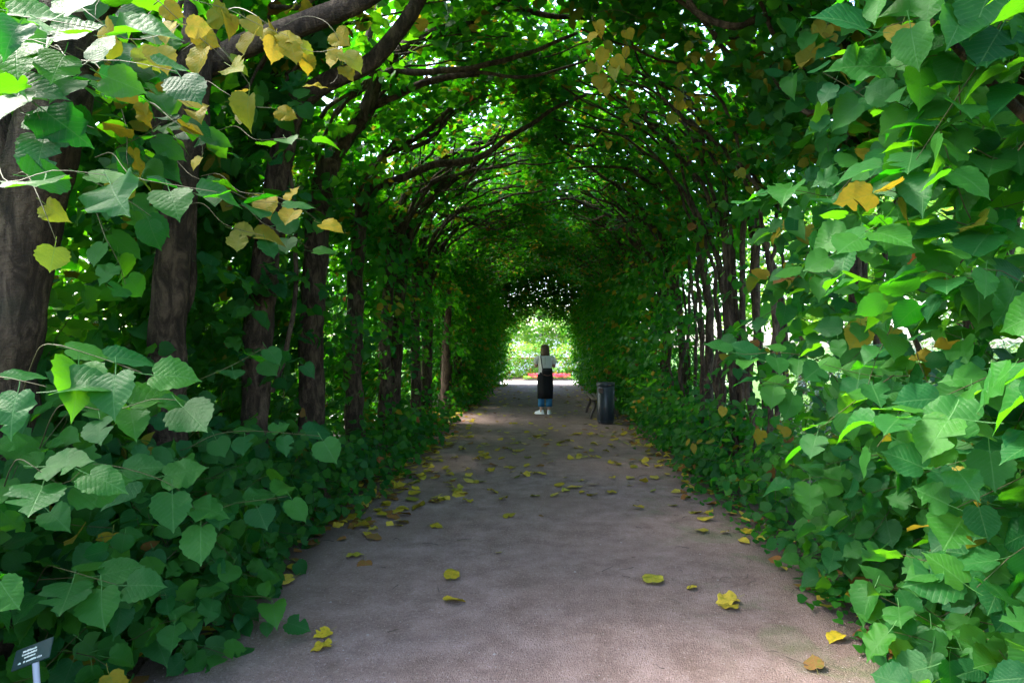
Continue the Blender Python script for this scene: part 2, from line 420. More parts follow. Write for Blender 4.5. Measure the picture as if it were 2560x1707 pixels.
def sprays(L, TW, org, dirs, nrm, nleaf, gap, smin, smax, yprob, jit=.35, hang=.45, twig_keep=.3):
    """leafy shoots: alternate leaves along short arching twigs; nrm is the way the leaf faces look"""
    n = len(org)
    if n == 0: return
    dirs = unit(dirs); side = unit(np.cross(dirs, nrm)); cur = org.copy(); lines = [cur.copy()]
    au0 = rng.random(n)
    for k in range(nleaf):
        d = unit(dirs + rng.normal(0, .12, (n, 3)) + np.array([0, 0, -.05 * k])); cur = cur + d * gap * (1 - .04 * k); lines.append(cur.copy())
        sg = (1 if k % 2 else -1)
        t = unit(side * sg * .8 + dirs * .55 + np.array([0, 0, -hang]) + rng.normal(0, .25, (n, 3)))
        nn = unit(nrm + rng.normal(0, jit, (n, 3)) + side * sg * .15)
        sz = rng.uniform(smin, smax, n) * (1 - .035 * k)
        a = np.where((au0 < yprob * 1.6) & (rng.random(n) < .6), rng.uniform(.3, .62, n), 0); a = np.where(rng.random(n) < .006, 1.0, a)
        L.add(cur + t * sz[:, None] * .3, t, nn, sz, a)
    if TW is not None:
        ln = np.stack(lines, 1)
        for i in np.where(rng.random(n) < twig_keep)[0]: TW.append(ln[i][::2] if nleaf > 5 else ln[i])
def vis_gain(p, s):
    """pixels across in the 2560 px photograph, 0 when outside the frame"""
    d = np.maximum(p[:, 1], .3); px = VX + p[:, 0] / d * FPX; py = VY - (p[:, 2] - EYE) / d * FPX
    w = s * FPX / d * .9
    ok = (px > -40) & (px < 2600) & (py > -40) & (py < 1747) & (p[:, 1] > .6)
    return np.where(ok, w, 0), px, py, d

# ------------------------------------------------------------------ ground, path, pavement
def sheet(name, x0, x1, y0, y1, z, mat, nx=1, ny=1, wob=None):
    v = []; f = []
    for j in range(ny + 1):
        for i in range(nx + 1):
            x = x0 + (x1 - x0) * i / nx; y = y0 + (y1 - y0) * j / ny
            if wob and i in (0, nx): x += wob * (noise.noise(Vector((y * .8, i * 7.1, 0))) + .6 * noise.noise(Vector((y * 3.1, i * 3.3, 4))))
            zz = z + (0.012 * noise.noise(Vector((x * 1.3, y * 1.3, 0))) if wob and 0 < i < nx else 0)
            v.append((x, y, zz))
    for j in range(ny):
        for i in range(nx):
            a = j * (nx + 1) + i; f.append((a, a + 1, a + nx + 2, a + nx + 1))
    o = link(name, pymesh(name, v, f), None, None, mat, True); o['kind'] = 'structure'; return o
sheet('ground', -600, 600, -600, 900, -.012, M['ground'])
sheet('path', -1.98, 2.0, -3.0, 27.3, .006, M['path'], 24, 160, .16)
sheet('side_path', -7.5, -1.75, 13.75, 15.35, -.002, M['pavement'], 8, 4)
sheet('garden_pavement', -9, 9, 27.2, 30.3, .004, M['pavement'], 4, 2)

# ------------------------------------------------------------------ lime trees of the arbour
SPR, RISE, HALF = 3.0, 1.95, 2.35             # arch: spring height, rise, half width
def arch(a, r, side):
    return np.stack([side * (HALF + r) * np.cos(a), np.zeros_like(a), SPR + (RISE + r) * np.sin(a)], -1)
def clump(x, y, z, s=1.0):
    return np.array([1.5 * noise.noise(Vector((a * s, b * s, c * s))) + .6 * noise.noise(Vector((a * s * 2.3 + 7, b * s * 2.3, c * s * 2.3))) for a, b, c in zip(x, y, z)])
ORD = ['first', 'second', 'third', 'fourth', 'fifth', 'sixth', 'seventh', 'eighth', 'ninth', 'tenth', 'eleventh', 'twelfth', 'thirteenth', 'fourteenth', 'fifteenth', 'sixteenth', 'seventeenth', 'eighteenth']
TREES = []
class Tree:
    def __init__(s, side, x, y, look):
        s.side, s.x, s.y = side, x, y
        row = 'opposite the bench' if side < 0 else 'on the bench side'
        s.k = sum(1 for q in TREES if q.side == side)
        s.root = empty('lime_tree', (x, y, 0))
        tag(s.root, f'{look} lime tree {row}, {ORD[s.k]} of its row from the tunnel mouth', 'tree', 'trained lime trees of the arbour')
        s.L = Leaves(); s.TW = []; s.org = np.array([x, y, 0.0]); s.tubes = []; TREES.append(s)
    def stem(s, name, pts, r0, r1, n=9, step=.12, rough=.10, wob=.02, power=1.0):
        P = spline(pts, step); m = len(P); t = np.linspace(0, 1, m)
        P = P + np.array([[noise.noise(Vector((i * .35, s.y * 3 + k * 9, s.x))) * wob for k in range(3)] for i in range(m)])
        rad = r0 + (r1 - r0) * t ** power
        if name == 'trunk': rad = rad * (1 + .55 * np.exp(-(P[:, 2]) / .16))
        V, F = tube_np(P - s.org, rad, n, rough, s.y * 1.7 + s.x + len(s.tubes))
        me = trimesh(name, V, F); me.materials.append(M['bark']); o = link(name, me, s.root); s.tubes.append(o)
        return P
    def limb(s, pts, r0, r1, **kw): return s.stem('limb', pts, r0, r1, n=7, step=.14, **kw)

def px_path(pts, d):
    """photo points with distance (constant or per point) to world points"""
    return [at(p[0], p[1], p[2] if len(p) > 2 else d) for p in pts]

# --- hand shaped trees of the left row (trunk runs read off the photograph, each at its own distance)
def left_tree(x, y, pts, r, top_r, look='thick-trunked'):
    t = Tree(-1, x, y, look)
    P = [np.array([x, y, -.05]), np.array([x + .01, y, .5])] + px_path(pts, y)
    t.stem('trunk', P, r, top_r, n=14, step=.09, rough=.13, wob=.03)
    return t
L1 = left_tree(-2.60, 2.95, [(-25, 1150), (10, 850), (52, 600), (125, 350), (175, 120), (205, -80), (250, -330)], .175, .11, 'broadest-trunked')
L1.limb(px_path([(50, 640), (0, 480), (-30, 300), (-80, 60)], 2.95), .12, .08)
L1.limb(px_path([(215, 30), (330, -90), (520, -250), (760, -380)], 3.0), .085, .04)
L2 = left_tree(-2.42, 4.15, [(422, 1150), (424, 950), (432, 650), (455, 450), (478, 300), (488, 190), (520, 90)], .125, .09, 'knotty')
L2.limb(px_path([(500, 170), (600, 118), (709, 78), (800, 48), (880, 15), (1000, -60), (1200, -150)], 4.2), .085, .05)
L2.limb(px_path([(440, 430), (400, 350), (405, 270), (440, 215), (470, 100), (480, -60), (520, -260)], 4.1), .05, .04)
L2.limb(px_path([(455, 780, 4.2), (480, 700, 4.25), (482, 520, 4.3), (492, 380, 4.35), (520, 200, 4.4), (560, -40, 4.45)], 4.3), .032, .02)
L3 = left_tree(-2.40, 5.4, [(640, 1250), (636, 1000), (655, 740), (675, 560), (700, 430), (716, 340)], .125, .10, 'upright')
L3.limb(px_path([(714, 350), (735, 272), (790, 222), (850, 192), (935, 150), (1010, 60), (1090, -60), (1250, -160)], 5.4), .095, .045)
L3.limb(px_path([(625, 420, 5.6), (640, 310, 5.6), (675, 205, 5.55), (727, 135, 5.5), (800, 60, 5.5), (860, -60, 5.5)], 5.5), .05, .035)
L3.limb(px_path([(680, 980, 5.3), (715, 870, 5.3), (735, 740, 5.35), (740, 600, 5.4), (725, 430, 5.4)], 5.3), .022, .016)
L4 = left_tree(-2.40, 6.75, [(775, 1120), (780, 800), (795, 570), (806, 470), (826, 395)], .145, .115, 'stout')
L4.limb(px_path([(822, 410), (868, 345), (923, 258), (942, 200), (972, 148), (1025, 106), (1091, 78), (1164, 62), (1216, 33), (1263, 4), (1330, -40)], 6.75), .085, .04)
L4.limb(px_path([(940, 200), (985, 172), (1033, 177), (1106, 178), (1179, 171), (1252, 153), (1325, 131), (1398, 101), (1442, 84)], 6.7), .042, .018)
L4.limb(px_path([(900, 290), (960, 250), (1040, 215), (1077, 205), (1124, 191), (1197, 184)], 6.9), .045, .034)
L4.limb(px_path([(1190, 180), (1289, 190), (1391, 178), (1470, 150)], 6.75), .02, .012)
L4.limb(px_path([(1240, 15), (1318, 22), (1398, 42), (1500, 48)], 6.8), .04, .02)
L4.limb(px_path([(905, 300), (925, 240), (930, 180), (925, 90), (960, -20)], 6.6), .05, .035)
L5 = left_tree(-2.40, 8.25, [(885, 1050), (886, 780), (898, 570), (912, 480), (935, 410)], .125, .085, 'slim dark')
L5.limb(px_path([(925, 430), (960, 385), (996, 366), (1055, 336), (1106, 292), (1135, 252), (1170, 190)], 8.25), .05, .018)
L5.limb(px_path([(880, 560), (870, 480), (900, 420), (940, 400), (1010, 372), (1070, 350), (1120, 310)], 8.1), .03, .014)
L5.limb(px_path([(912, 480), (960, 460), (1015, 439), (1088, 410), (1161, 405), (1216, 384), (1281, 340), (1344, 300), (1398, 267), (1464, 238)], 8.3), .06, .02)
L5.limb(px_path([(1161, 470), (1190, 430), (1215, 395), (1240, 340)], 8.4), .02, .012)
# --- rest of the left row: leaning stems that bend over and reach across
def arch_limbs(t, z0, y0, n, r, seed):
    q = random.Random(seed)
    for k in range(n):
        dy = q.uniform(-.9, .7); zt = SPR + RISE * q.uniform(.78, 1.02); xe = t.side * q.uniform(-.6, .9)
        zz = z0 - q.uniform(0, .9) * (k > 0); rr = r * (1 if k == 0 else q.uniform(.4, .75))
        P = [(t.x, t.y, zz)]
        for f in (.25, .5, .75, 1):
            a = f * math.pi / 2 * .98
            P.append((t.side * ((HALF - .1) * math.cos(a)) * 1.0 + (xe if f == 1 else 0) * 1.0 + q.uniform(-.08, .08), t.y + dy * f + q.uniform(-.06, .06), max(zz, SPR - .3) + (zt - max(zz, SPR - .3)) * math.sin(a) + q.uniform(-.07, .07)))
        Q = t.limb([np.array(p) for p in P], rr, rr * .3, wob=.07)
        for j in range(2):
            b0 = Q[int(len(Q) * q.uniform(.3, .75))]; e = q.choice((-1, 1))
            t.limb([b0, b0 + np.array([-t.side * q.uniform(.1, .35), e * q.uniform(.25, .5), q.uniform(-.1, .22)]), b0 + np.array([-t.side * q.uniform(.3, .9), e * q.uniform(.7, 1.3), q.uniform(-.1, .4)])], rr * .4, .007, wob=.05)
ys = [9.8, 10.6, 11.9, 13.3, 15.6, 16.7, 18.0, 19.3, 20.7, 22.1, 23.6, 25.1, 26.6]
for i, y in enumerate(ys):
    q = random.Random(50 + i)
    x = -2.40 + q.uniform(-.06, .08); r = q.uniform(.10, .135)
    t = Tree(-1, x, y, q.choice(['slender', 'dark-barked', 'leaning', 'straight']))
    z0 = q.uniform(2.9, 3.3); lean = q.uniform(-.05, .16)
    t.stem('trunk', [np.array(p) for p in ((x, y, -.05), (x + .01, y + .02, .6), (x + lean * .3, y + q.uniform(-.05, .05), 1.7), (x + lean, y + q.uniform(-.08, .08), z0))], r, r * .72, n=11, step=.12, rough=.12)
    t.x = x + lean; arch_limbs(t, z0, y, 4 if y < 20 else 3, r * .62, 80 + i); t.x = x
    if q.random() < .8:
        xx = x + q.uniform(-.3, -.05); yy = y + q.uniform(.3, .7)
        t.limb([np.array(p) for p in ((xx, yy, .0), (xx + .03, yy, 1.2), (xx - .03, yy + .04, 2.4), (xx + .15, yy, 3.6), (xx + .7, yy - .1, 4.5))], .035, .018)
# --- right row: several thin stems each
def right_tree(x, y, look): return Tree(1, x, y, look)
R1 = right_tree(2.36, 2.05, 'leafy')
R1.stem('trunk', [np.array(p) for p in ((2.36, 2.05, -.05), (2.34, 2.05, .9), (2.30, 2.1, 2.0), (2.1, 2.15, 3.1), (1.5, 2.3, 4.2))], .10, .05, n=11, step=.12)
R1.limb([np.array(p) for p in ((2.33, 2.05, 1.2), (2.0, 2.1, 1.9), (1.65, 2.15, 2.35), (1.3, 2.2, 2.75))], .03, .012)
R2 = right_tree(2.62, 3.85, 'multi-stemmed foliage-hidden')
R2.stem('trunk', [np.array((2.66, 3.85, -.05))] + px_path([(2462, 1150), (2440, 960), (2428, 850), (2415, 680), (2395, 430), (2360, 150), (2280, -150)], 3.85), .038, .028, n=10)
R2.limb(px_path([(2440, 900), (2500, 700), (2545, 480), (2550, 200), (2500, -120)], 3.9), .04, .03)
R2.limb(px_path([(2250, 650, 4.0), (2265, 590, 4.0), (2220, 740, 4.0)][::1], 4.0), .016, .012) if False else None
R2.limb(px_path([(2300, 880), (2250, 740), (2262, 620), (2300, 500)], 4.1), .018, .012)
R3 = right_tree(2.55, 5.2, 'twin-stemmed')
R3.stem('trunk', [np.array((2.55, 5.2, -.05))] + px_path([(2138, 1150), (2136, 850), (2132, 560), (2120, 350), (2118, 180), (2095, 40), (2010, -160)], 5.2), .062, .045, n=11)
R3.limb(px_path([(2140, 1000), (2152, 700), (2150, 480), (2146, 280), (2140, 150), (2170, -60)], 5.28), .055, .04)
R3.limb(px_path([(2200, 1100), (2195, 860), (2190, 780), (2225, 560), (2270, 420), (2250, 200), (2190, 90), (2130, 20)], 5.5), .035, .022)
R3.limb(px_path([(2110, 110), (2040, 95), (1985, 74), (1949, 66), (1897, 48), (1861, 66), (1810, 62), (1762, 40), (1726, 4), (1700, -60)], 5.2), .035, .024)
R3.limb(px_path([(2240, 215), (2200, 140), (2150, 70), (2100, 20)], 5.1), .03, .026)
R4 = right_tree(2.47, 7.9, 'bundled many-stemmed')
R4.stem('trunk', [np.array((2.47, 7.9, -.05))] + px_path([(1858, 1110), (1857, 800), (1857, 580), (1872, 470), (1850, 366), (1835, 280), (1806, 219), (1748, 121), (1700, 55), (1640, -30)], 7.9), .042, .028, n=10)
for k, (a, b) in enumerate(((1826, 1842), (1836, 1850), (1815, 1838))):
    R4.limb(px_path([(b, 1190, 7.95), (b - 2, 1000, 7.95), (a, 680, 8.0), (a - 12, 560, 8.0), (a - 30 - 16 * k, 400, 8.0), (a - 90 - 25 * k, 240, 7.9), (a - 190 - 20 * k, 130 + 20 * k, 7.8)], 7.95), .03 + .006 * k, .016)
R4.limb(px_path([(1845, 370), (1810, 320), (1760, 300), (1722, 272), (1706, 225)], 7.9), .032, .02)
R4.limb(px_path([(1838, 340), (1800, 310), (1765, 262), (1722, 220), (1690, 150)], 7.85), .03, .018)
R4.limb(px_path([(1806, 219), (1790, 180), (1740, 60), (1690, -20)], 7.8), .028, .018)
R5 = right_tree(2.86, 8.0, 'pale-barked straight')
R5.stem('trunk', [np.array((2.86, 8.0, -.05))] + px_path([(1919, 1150), (1916, 1000), (1897, 860), (1885, 600), (1868, 470), (1880, 300), (1850, 100), (1780, -60)], 8.0), .06, .04, n=10)
R5.limb(px_path([(1984, 1190, 8.0), (1981, 1130, 8.0), (1963, 921, 8.0), (1952, 753, 8.0), (1941, 680, 8.0), (1897, 588, 8.0), (1880, 520, 8.0)], 8.0), .04, .03)
R6 = right_tree(2.5, 9.9, 'leaning forked')
R6.stem('trunk', [np.array((2.58, 9.9, -.05))] + px_path([(1768, 1050), (1775, 800), (1766, 720), (1748, 620), (1722, 520), (1700, 440), (1687, 384), (1636, 318), (1592, 271), (1556, 245), (1468, 223)], 9.9), .075, .02, n=10, power=1.4)
R6.limb(px_path([(1690, 440), (1618, 388), (1545, 358), (1453, 366), (1409, 355), (1387, 336)], 9.8), .04, .014)
R6.limb(px_path([(1700, 475), (1625, 457), (1574, 424), (1508, 417), (1417, 420)], 9.9), .035, .012)
R6.limb(px_path([(1752, 660), (1735, 560), (1745, 470), (1760, 380), (1740, 250), (1660, 120)], 10.0), .03, .018)
R6.limb(px_path([(1687, 400), (1650, 330), (1660, 260), (1620, 180), (1540, 120)], 9.9), .03, .014)
for k in range(22):
    q = random.Random(400 + k); tt = (R4, R5, R6)[k % 3]; xx = 2.3 + q.uniform(-.05, .55); yy = q.uniform(6.6, 12.2)
    tt.limb([np.array(p) for p in ((xx, yy, -.03), (xx + q.uniform(-.05, .05), yy, 1.2), (xx + q.uniform(-.08, .08), yy + .05, 2.4), (xx - q.uniform(.0, .35), yy, 3.4), (xx - q.uniform(.5, 1.3), yy + q.uniform(-.4, .4), 4.3), (xx - q.uniform(1.3, 2.3), yy + q.uniform(-.8, .5), 4.8))], q.uniform(.022, .045), .010, wob=.09)
ysr = [11.5, 12.9, 14.5, 16.0, 17.5, 19.0, 20.5, 22.0, 23.5, 25.0, 26.5]
for i, y in enumerate(ysr):
    q = random.Random(150 + i)
    x = 2.5 + q.uniform(-.05, .12); r = q.uniform(.06, .085)
    t = Tree(1, x, y, q.choice(['slender', 'many-stemmed', 'leaning', 'twiggy']))
    z0 = q.uniform(2.8, 3.2); lean = -q.uniform(.02, .2)
    t.stem('trunk', [np.array(p) for p in ((x, y, -.05), (x, y + .02, .7), (x + lean * .3, y, 1.8), (x + lean, y + q.uniform(-.08, .08), z0))], r, r * .75, n=9, step=.14)
    t.x = x + lean; arch_limbs(t, z0, y, 4 if y < 20 else 3, r * .7, 180 + i); t.x = x
    for k in range(2):
        xx = x + q.uniform(-.1, .25); yy = y + q.uniform(-.5, .5)
        t.limb([np.array(p) for p in ((xx, yy, .0), (xx + .03, yy, 1.2), (xx - .03, yy + .04, 2.4), (xx - .2, yy, 3.6), (xx - .8, yy - .1, 4.5))], .03, .016)

for t in TREES:
    if 4 < t.y < 20:
        q = random.Random(int(t.y * 31) + (7 if t.side > 0 else 0))
        for k in range(5):
            a0 = q.uniform(.1, .7); yy = t.y + q.uniform(-.6, .6); P = []
            for j in range(5):
                a = a0 + j * q.uniform(.16, .26); rr = q.uniform(-.12, .12)
                P.append(np.array([t.side * (HALF + rr) * math.cos(a), yy, SPR + (RISE + rr) * math.sin(a)])); yy += q.uniform(-.35, .3)
            t.limb(P, q.uniform(.012, .028), .006, wob=.1)
# --- foliage
def box_pts(n, x, y, z): return np.column_stack([rng.uniform(*x, n), rng.uniform(*y, n), rng.uniform(*z, n)])
def fill(t, n, fn, **kw):
    o, d, nr = fn(n); sprays(t.L, t.TW, o, d, nr, **kw)
def own_span(t):
    row = sorted(q.y for q in TREES if q.side == t.side); i = row.index(t.y)
    a = (row[i - 1] + t.y) / 2 if i else t.y - .9
    b = (row[i + 1] + t.y) / 2 if i < len(row) - 1 else t.y + .9
    return a, b
for t in TREES:
    ya, yb = own_span(t); s = t.side; ln = yb - ya; far = t.y > 12
    sz = (.085, .13) if t.y > 6 else (.10, .155)
    nl = 7
    gap_y = lambda y: ((y > 13.6) & (y < 15.5)) if s < 0 else (y < -99)
    # arch roof
    thin = 1.05 - .45 * math.exp(-((t.y - 12.8) / 1.6) ** 2) - (.33 if t.y < 10 else 0)
    n = int((900 if s > 0 and t.y < 4.5 else 660) * ln * thin)
    a = rng.uniform(.02, 1.62, n); r = rng.uniform(-.02, .95, n)
    r = r - (.28 if t.y < 15 else .6) * rng.random(n) ** 2 * (t.y > 9)
    o = arch(a, r, s); o[:, 1] = rng.uniform(ya, yb, n)
    keep = clump(o[:, 0], o[:, 1], o[:, 2], .9) > rng.uniform(-.95, .2, n)
    keep &= (o[:, 1] > 4.2) | ((o[:, 1] > 1.6) & (s > 0))  # near mouth, out of view: right half added against sun, left cut for skylight
    o = o[keep]; a = a[keep]; n = len(o)
    out = np.column_stack([s * np.cos(a), np.zeros(n), np.sin(a)])
    dr = np.column_stack([-s * np.sin(a) * .8, rng.normal(0, .8, n), np.cos(a) * .3]) + rng.normal(0, .35, (n, 3))
    nr = unit(out * .7 + np.array([0, -.05, .6]) + rng.normal(0, .22, (n, 3)))
    sprays(t.L, t.TW, o, dr, nr, nl, .075, sz[0], sz[1], .09 if s > 0 else .07, hang=.35, jit=.4, twig_keep=.25)
    # outer wall behind the trunks
    n = int((520 if s < 0 else (24 if t.y < 11 else 170)) * ln)
    o = box_pts(n, (2.55, 3.5), (ya, yb), (.15, 3.9)); o[:, 0] *= s
    keep = ~((s < 0) & (o[:, 1] < 2.7) & (o[:, 2] > 1.3)) & (clump(o[:, 0], o[:, 1], o[:, 2], 1.2) > rng.uniform(-.5, .35, n)) & ~(gap_y(o[:, 1]) & (o[:, 2] < 2.4))
    o = o[keep]; n = len(o)
    dr = rng.normal(0, 1, (n, 3)) * [.5, 1, .6] + [0, 0, .3]
    nr = unit(np.array([s * .75, -.15, .75]) + rng.normal(0, .3, (n, 3)))
    sprays(t.L, t.TW, o, dr, nr, nl, .08, sz[0], sz[1], .03, hang=.5, twig_keep=.3)
    # inner face, thin near the mouth, dense further in
    dens = (5 if t.y < 5 else 14 if t.y < 9 else 26 if t.y < 15.5 else 70 if t.y < 18 else 170) if s < 0 else (14 if t.y < 7 else 9 if t.y < 10.5 else 80 if t.y < 13 else 180)
    n = int(dens * ln)
    if n > 0:
        zlo = .2 if (far and (s > 0 or t.y > 17)) else 1.5
        o = box_pts(n, (1.98 if not far else 1.75, 2.5), (ya, yb), (zlo, 3.4))
        if t.y > 20: o[:, 0] -= (o[:, 2] / 3.4) * .25 + (.15 if t.y > 24 else 0)
        o[:, 0] *= s
        keep = ~(gap_y(o[:, 1]) & (o[:, 2] < 2.4)) & ~((s > 0) & (np.abs(o[:, 0]) < 2.0) & (o[:, 1] > 12.9) & (o[:, 1] < 16.2) & (o[:, 2] < 1.3)); o = o[keep]; n = len(o)
        dr = rng.normal(0, 1, (n, 3)) * [.5, .8, .7] + [-s * .4, -.2, .1]
        nr = unit(np.array([-s * .5, -.3, .75]) + rng.normal(0, .3, (n, 3)))
        sprays(t.L, t.TW, o, dr, nr, 6, .075, sz[0], sz[1], .05, hang=.6, twig_keep=.4)
    # shoots round the foot
    dens = (42 if s < 0 else 75) if t.y > 6 else 0
    n = int(dens * ln)
    if n:
        o = box_pts(n, (1.85, 2.6), (ya, yb), (.0, 1.0)); o[:, 2] = .03 + o[:, 2] ** 1.5 * (.55 if s < 0 else .75 if t.y < 11 else 1.0); o[:, 0] += o[:, 2] * .2; o[:, 0] *= s
        keep = ~gap_y(o[:, 1]) & ~((s > 0) & (np.abs(o[:, 0]) < 2.05) & (o[:, 1] > 12.9) & (o[:, 1] < 16.2)); o = o[keep]; n = len(o)
        dr = rng.normal(0, .7, (n, 3)) + [-s * .5, -.25, .5]
        nr = unit(np.array([-s * .45, -.35, .8]) + rng.normal(0, .28, (n, 3)))
        sprays(t.L, t.TW, o, dr, nr, 6, .07, .075, .125, .04, hang=.5, twig_keep=.5)
# second, outer layer of shoots behind the near left trunks
for t_, n in ((L1, 90), (L2, 190), (L3, 190), (L4, 120)):
    o = box_pts(n, (3.1, 4.3), (t_.y - .2, t_.y + 2.0), (.3, 3.6)); o[:, 0] *= -1
    sprays(t_.L, t_.TW, o, rng.normal(0, 1, (n, 3)), unit(np.array([-.7, -.1, .8]) + rng.normal(0, .3, (n, 3))), 7, .08, .10, .14, .02, twig_keep=.3)
# far end: shoots hanging into the opening
for t in TREES[-1:] + [q for q in TREES if q.side < 0][-1:]:
    n = 4200; o = box_pts(n, (0, 2.5), (25.2, 27.7), (.05, 4.9)); o[:, 0] *= t.side
    wob = 1 + .16 * np.sin(o[:, 2] * 5 + o[:, 1] * 3) + .1 * np.sin(o[:, 2] * 13 + o[:, 0] * 9); hw = 1.42 * wob
    inside = (np.abs(o[:, 0]) < hw) & (o[:, 2] < 1.75 + 1.25 * wob * np.sqrt(np.clip(1 - (o[:, 0] / hw) ** 2, 0, 1)))
    o = o[~inside]; o = o[rng.random(len(o)) < np.where(o[:, 2] > 2.3, .8, .22)]; n = len(o)
    sprays(t.L, t.TW, o, rng.normal(0, .7, (n, 3)) + [0, 0, -.3], unit(np.array([-t.side * .2, .1, .9]) + rng.normal(0, .3, (n, 3))), 6, .07, .09, .13, .07, twig_keep=.3)
# foreground mound of shoots, left
def mound_left(t, n, d0, d1, zmax, xin, depth, sz, nl=6):
    o = box_pts(n, (0, 1), (d0, d1), (0, 1)); o[:, 2] = o[:, 2] ** .9 * zmax
    zz = o[:, 2]; xi = xin + .10 * np.sin(o[:, 1] * 3) + .42 * (zz / 1.25) ** 1.6
    o[:, 0] = -(xi + o[:, 0] ** 1.4 * depth)
    dr = rng.normal(0, .55, (n, 3)) + [.75, -.45, .35]
    nr = unit(np.array([.30, -.45, .78]) + rng.normal(0, .34, (n, 3)))
    sprays(t.L, t.TW, o, dr, nr, nl, .085, sz[0], sz[1], .012, hang=.55, jit=.45, twig_keep=.8)
mound_left(L1, 240, 1.85, 3.6, 1.12, 1.92, .95, (.095, .145))
mound_left(L2, 190, 3.3, 4.8, .90, 2.0, .75, (.085, .135))
mound_left(L3, 130, 4.6, 6.1, .70, 1.98, .6, (.07, .115))
# foreground wall of shoots, right
def wall_right(t, n, d0, d1, z0, z1, xin, depth, sz, yp=.03, lean=.0):
    o = box_pts(n, (0, 1), (d0, d1), (z0, z1))
    xi = xin + .12 * np.sin(o[:, 1] * 4 + o[:, 2] * 3) + lean * o[:, 2]
    o[:, 0] = xi + o[:, 0] ** 1.2 * depth
    dr = rng.normal(0, .55, (n, 3)) + [-.75, -.35, .1]
    nr = unit(np.array([-.28, -.45, .78]) + rng.normal(0, .34, (n, 3)))
    sprays(t.L, t.TW, o, dr, nr, 6, .09, sz[0], sz[1], yp, hang=.55, jit=.45, twig_keep=.7)
wall_right(R1, 135, 1.8, 2.9, .10, 1.5, 1.84, .8, (.11, .165))
wall_right(R1, 80, 1.8, 2.9, 1.3, 2.9, 1.58, .7, (.115, .17), lean=-.02)
wall_right(R2, 185, 2.8, 4.5, .05, 1.25, 2.10, .7, (.10, .155))
wall_right(R2, 80, 2.8, 4.5, 1.2, 3.6, 1.85, .9, (.10, .155), .05)
wall_right(R3, 130, 4.4, 6.3, .03, .9, 2.14, .6, (.07, .115))
wall_right(R3, 18, 4.4, 6.3, 1.2, 3.6, 2.1, .7, (.085, .13), .08)
o = box_pts(34, (-2.35, -1.75), (2.0, 3.3), (2.3, 3.6)); sprays(L1.L, L1.TW, o, rng.normal(0, .6, (34, 3)) + [.5, -.3, -.1], unit(np.array([.2, -.5, .8]) + rng.normal(0, .3, (34, 3))), 6, .09, .11, .16, .05, hang=.5, twig_keep=.6)
# single shoots that stand out in the photograph: (points along the twig), leaf length, autumn, facing
def shoot(t, pts, d, n, size, aut=0.0, face=(0, -.45, .8), hang=.55, jit=.25, spread=.8):
    d = d * (1.18 if d < 3.2 else 1.0)
    P = spline([at(p[0], p[1], p[2] if len(p) > 2 else d) for p in pts], .03)
    idx = np.linspace(len(P) * .12, len(P) - 1, n).astype(int); fc = np.array(face, float)
    for k, i in enumerate(idx):
        tg = unit(P[min(i + 1, len(P) - 1)] - P[max(i - 1, 0)]); sd = unit(np.cross(tg, fc)); sg = 1 if k % 2 else -1
        tt = unit(sd * sg * spread + tg * (.5 if k < n - 1 else 1.2) + np.array([0, 0, -hang]) + rng.normal(0, .18, 3))
        nn = unit(fc + rng.normal(0, jit, 3)); s = size * rng.uniform(.72, 1.05)
        a = aut if np.isscalar(aut) else aut[k % len(aut)]
        t.L.add((P[i] + tt * s * .3)[None], tt[None], nn[None], np.array([s]), np.array([a]))
    root_pt = P[0] + np.array([t.side * .40, .38, -.22 if P[0][2] < 2 else .18])
    t.TW.append(spline([root_pt, (root_pt + P[0]) / 2 + np.array([0, 0, .05]), P[0]] + [P[k] for k in range(6, len(P), 6)] + [P[-1]], .07))
G, Y, YG, BR = 0.0, .5, .35, 1.0
# left, bright leaves in front of the trunks
shoot(L1, [(20, 455), (110, 430), (190, 425), (265, 440)], 1.75, 4, .17, G, (.15, -.35, .9), .3)
shoot(L1, [(330, 440), (400, 455), (470, 470), (540, 480)], 2.0, 4, .145, G, (.1, -.4, .85))
shoot(L2, [(480, 440), (560, 470), (610, 500), (690, 505)], 2.6, 5, .15, G, (.1, -.45, .8))
shoot(L2, [(600, 480), (660, 485), (720, 500), (790, 550)], 2.75, 5, .13, Y, (.1, -.5, .75))
shoot(L2, [(560, 560), (600, 575), (660, 590)], 2.7, 4, .13, [YG, YG, Y, G], (.15, -.7, .5), .9)
shoot(L2, [(660, 560), (710, 580), (770, 620)], 3.0, 3, .15, G, (.1, -.6, .6))
shoot(L1, [(100, 500), (130, 545), (140, 600)], 1.8, 2, .10, YG, (.1, -.8, .4), 1.0)
# yellow leaves hanging from the roof shoots, upper left
for pts, d, n, s, a in (
    ([(230, 40), (300, 90), (370, 110), (450, 60)], 2.1, 5, .115, [Y, YG, YG, Y]),
    ([(380, -10), (430, 40), (500, 90), (560, 150)], 2.2, 5, .13, Y),
    ([(480, 0), (560, 20), (640, 60), (720, 90)], 2.4, 6, .13, Y),
    ([(640, 40), (700, 90), (780, 130), (850, 120)], 2.7, 6, .12, [Y, Y, YG]),
    ([(270, 190), (330, 230), (400, 270), (440, 300)], 2.1, 3, .115, Y),
    ([(430, 300), (470, 320), (500, 350), (505, 385)], 2.1, 2, .075, Y),
    ([(820, 60), (850, 110), (850, 180), (825, 210)], 3.1, 4, .12, Y),
    ([(560, 230), (600, 260), (680, 270)], 3.0, 3, .11, [Y, YG]),
    ([(560, 130), (600, 160), (625, 220)], 2.4, 2, .14, YG)):
    shoot(L1 if d < 2.3 else L2, pts, d, n, s, a, (.05, -.85, .35), 1.1, .35)
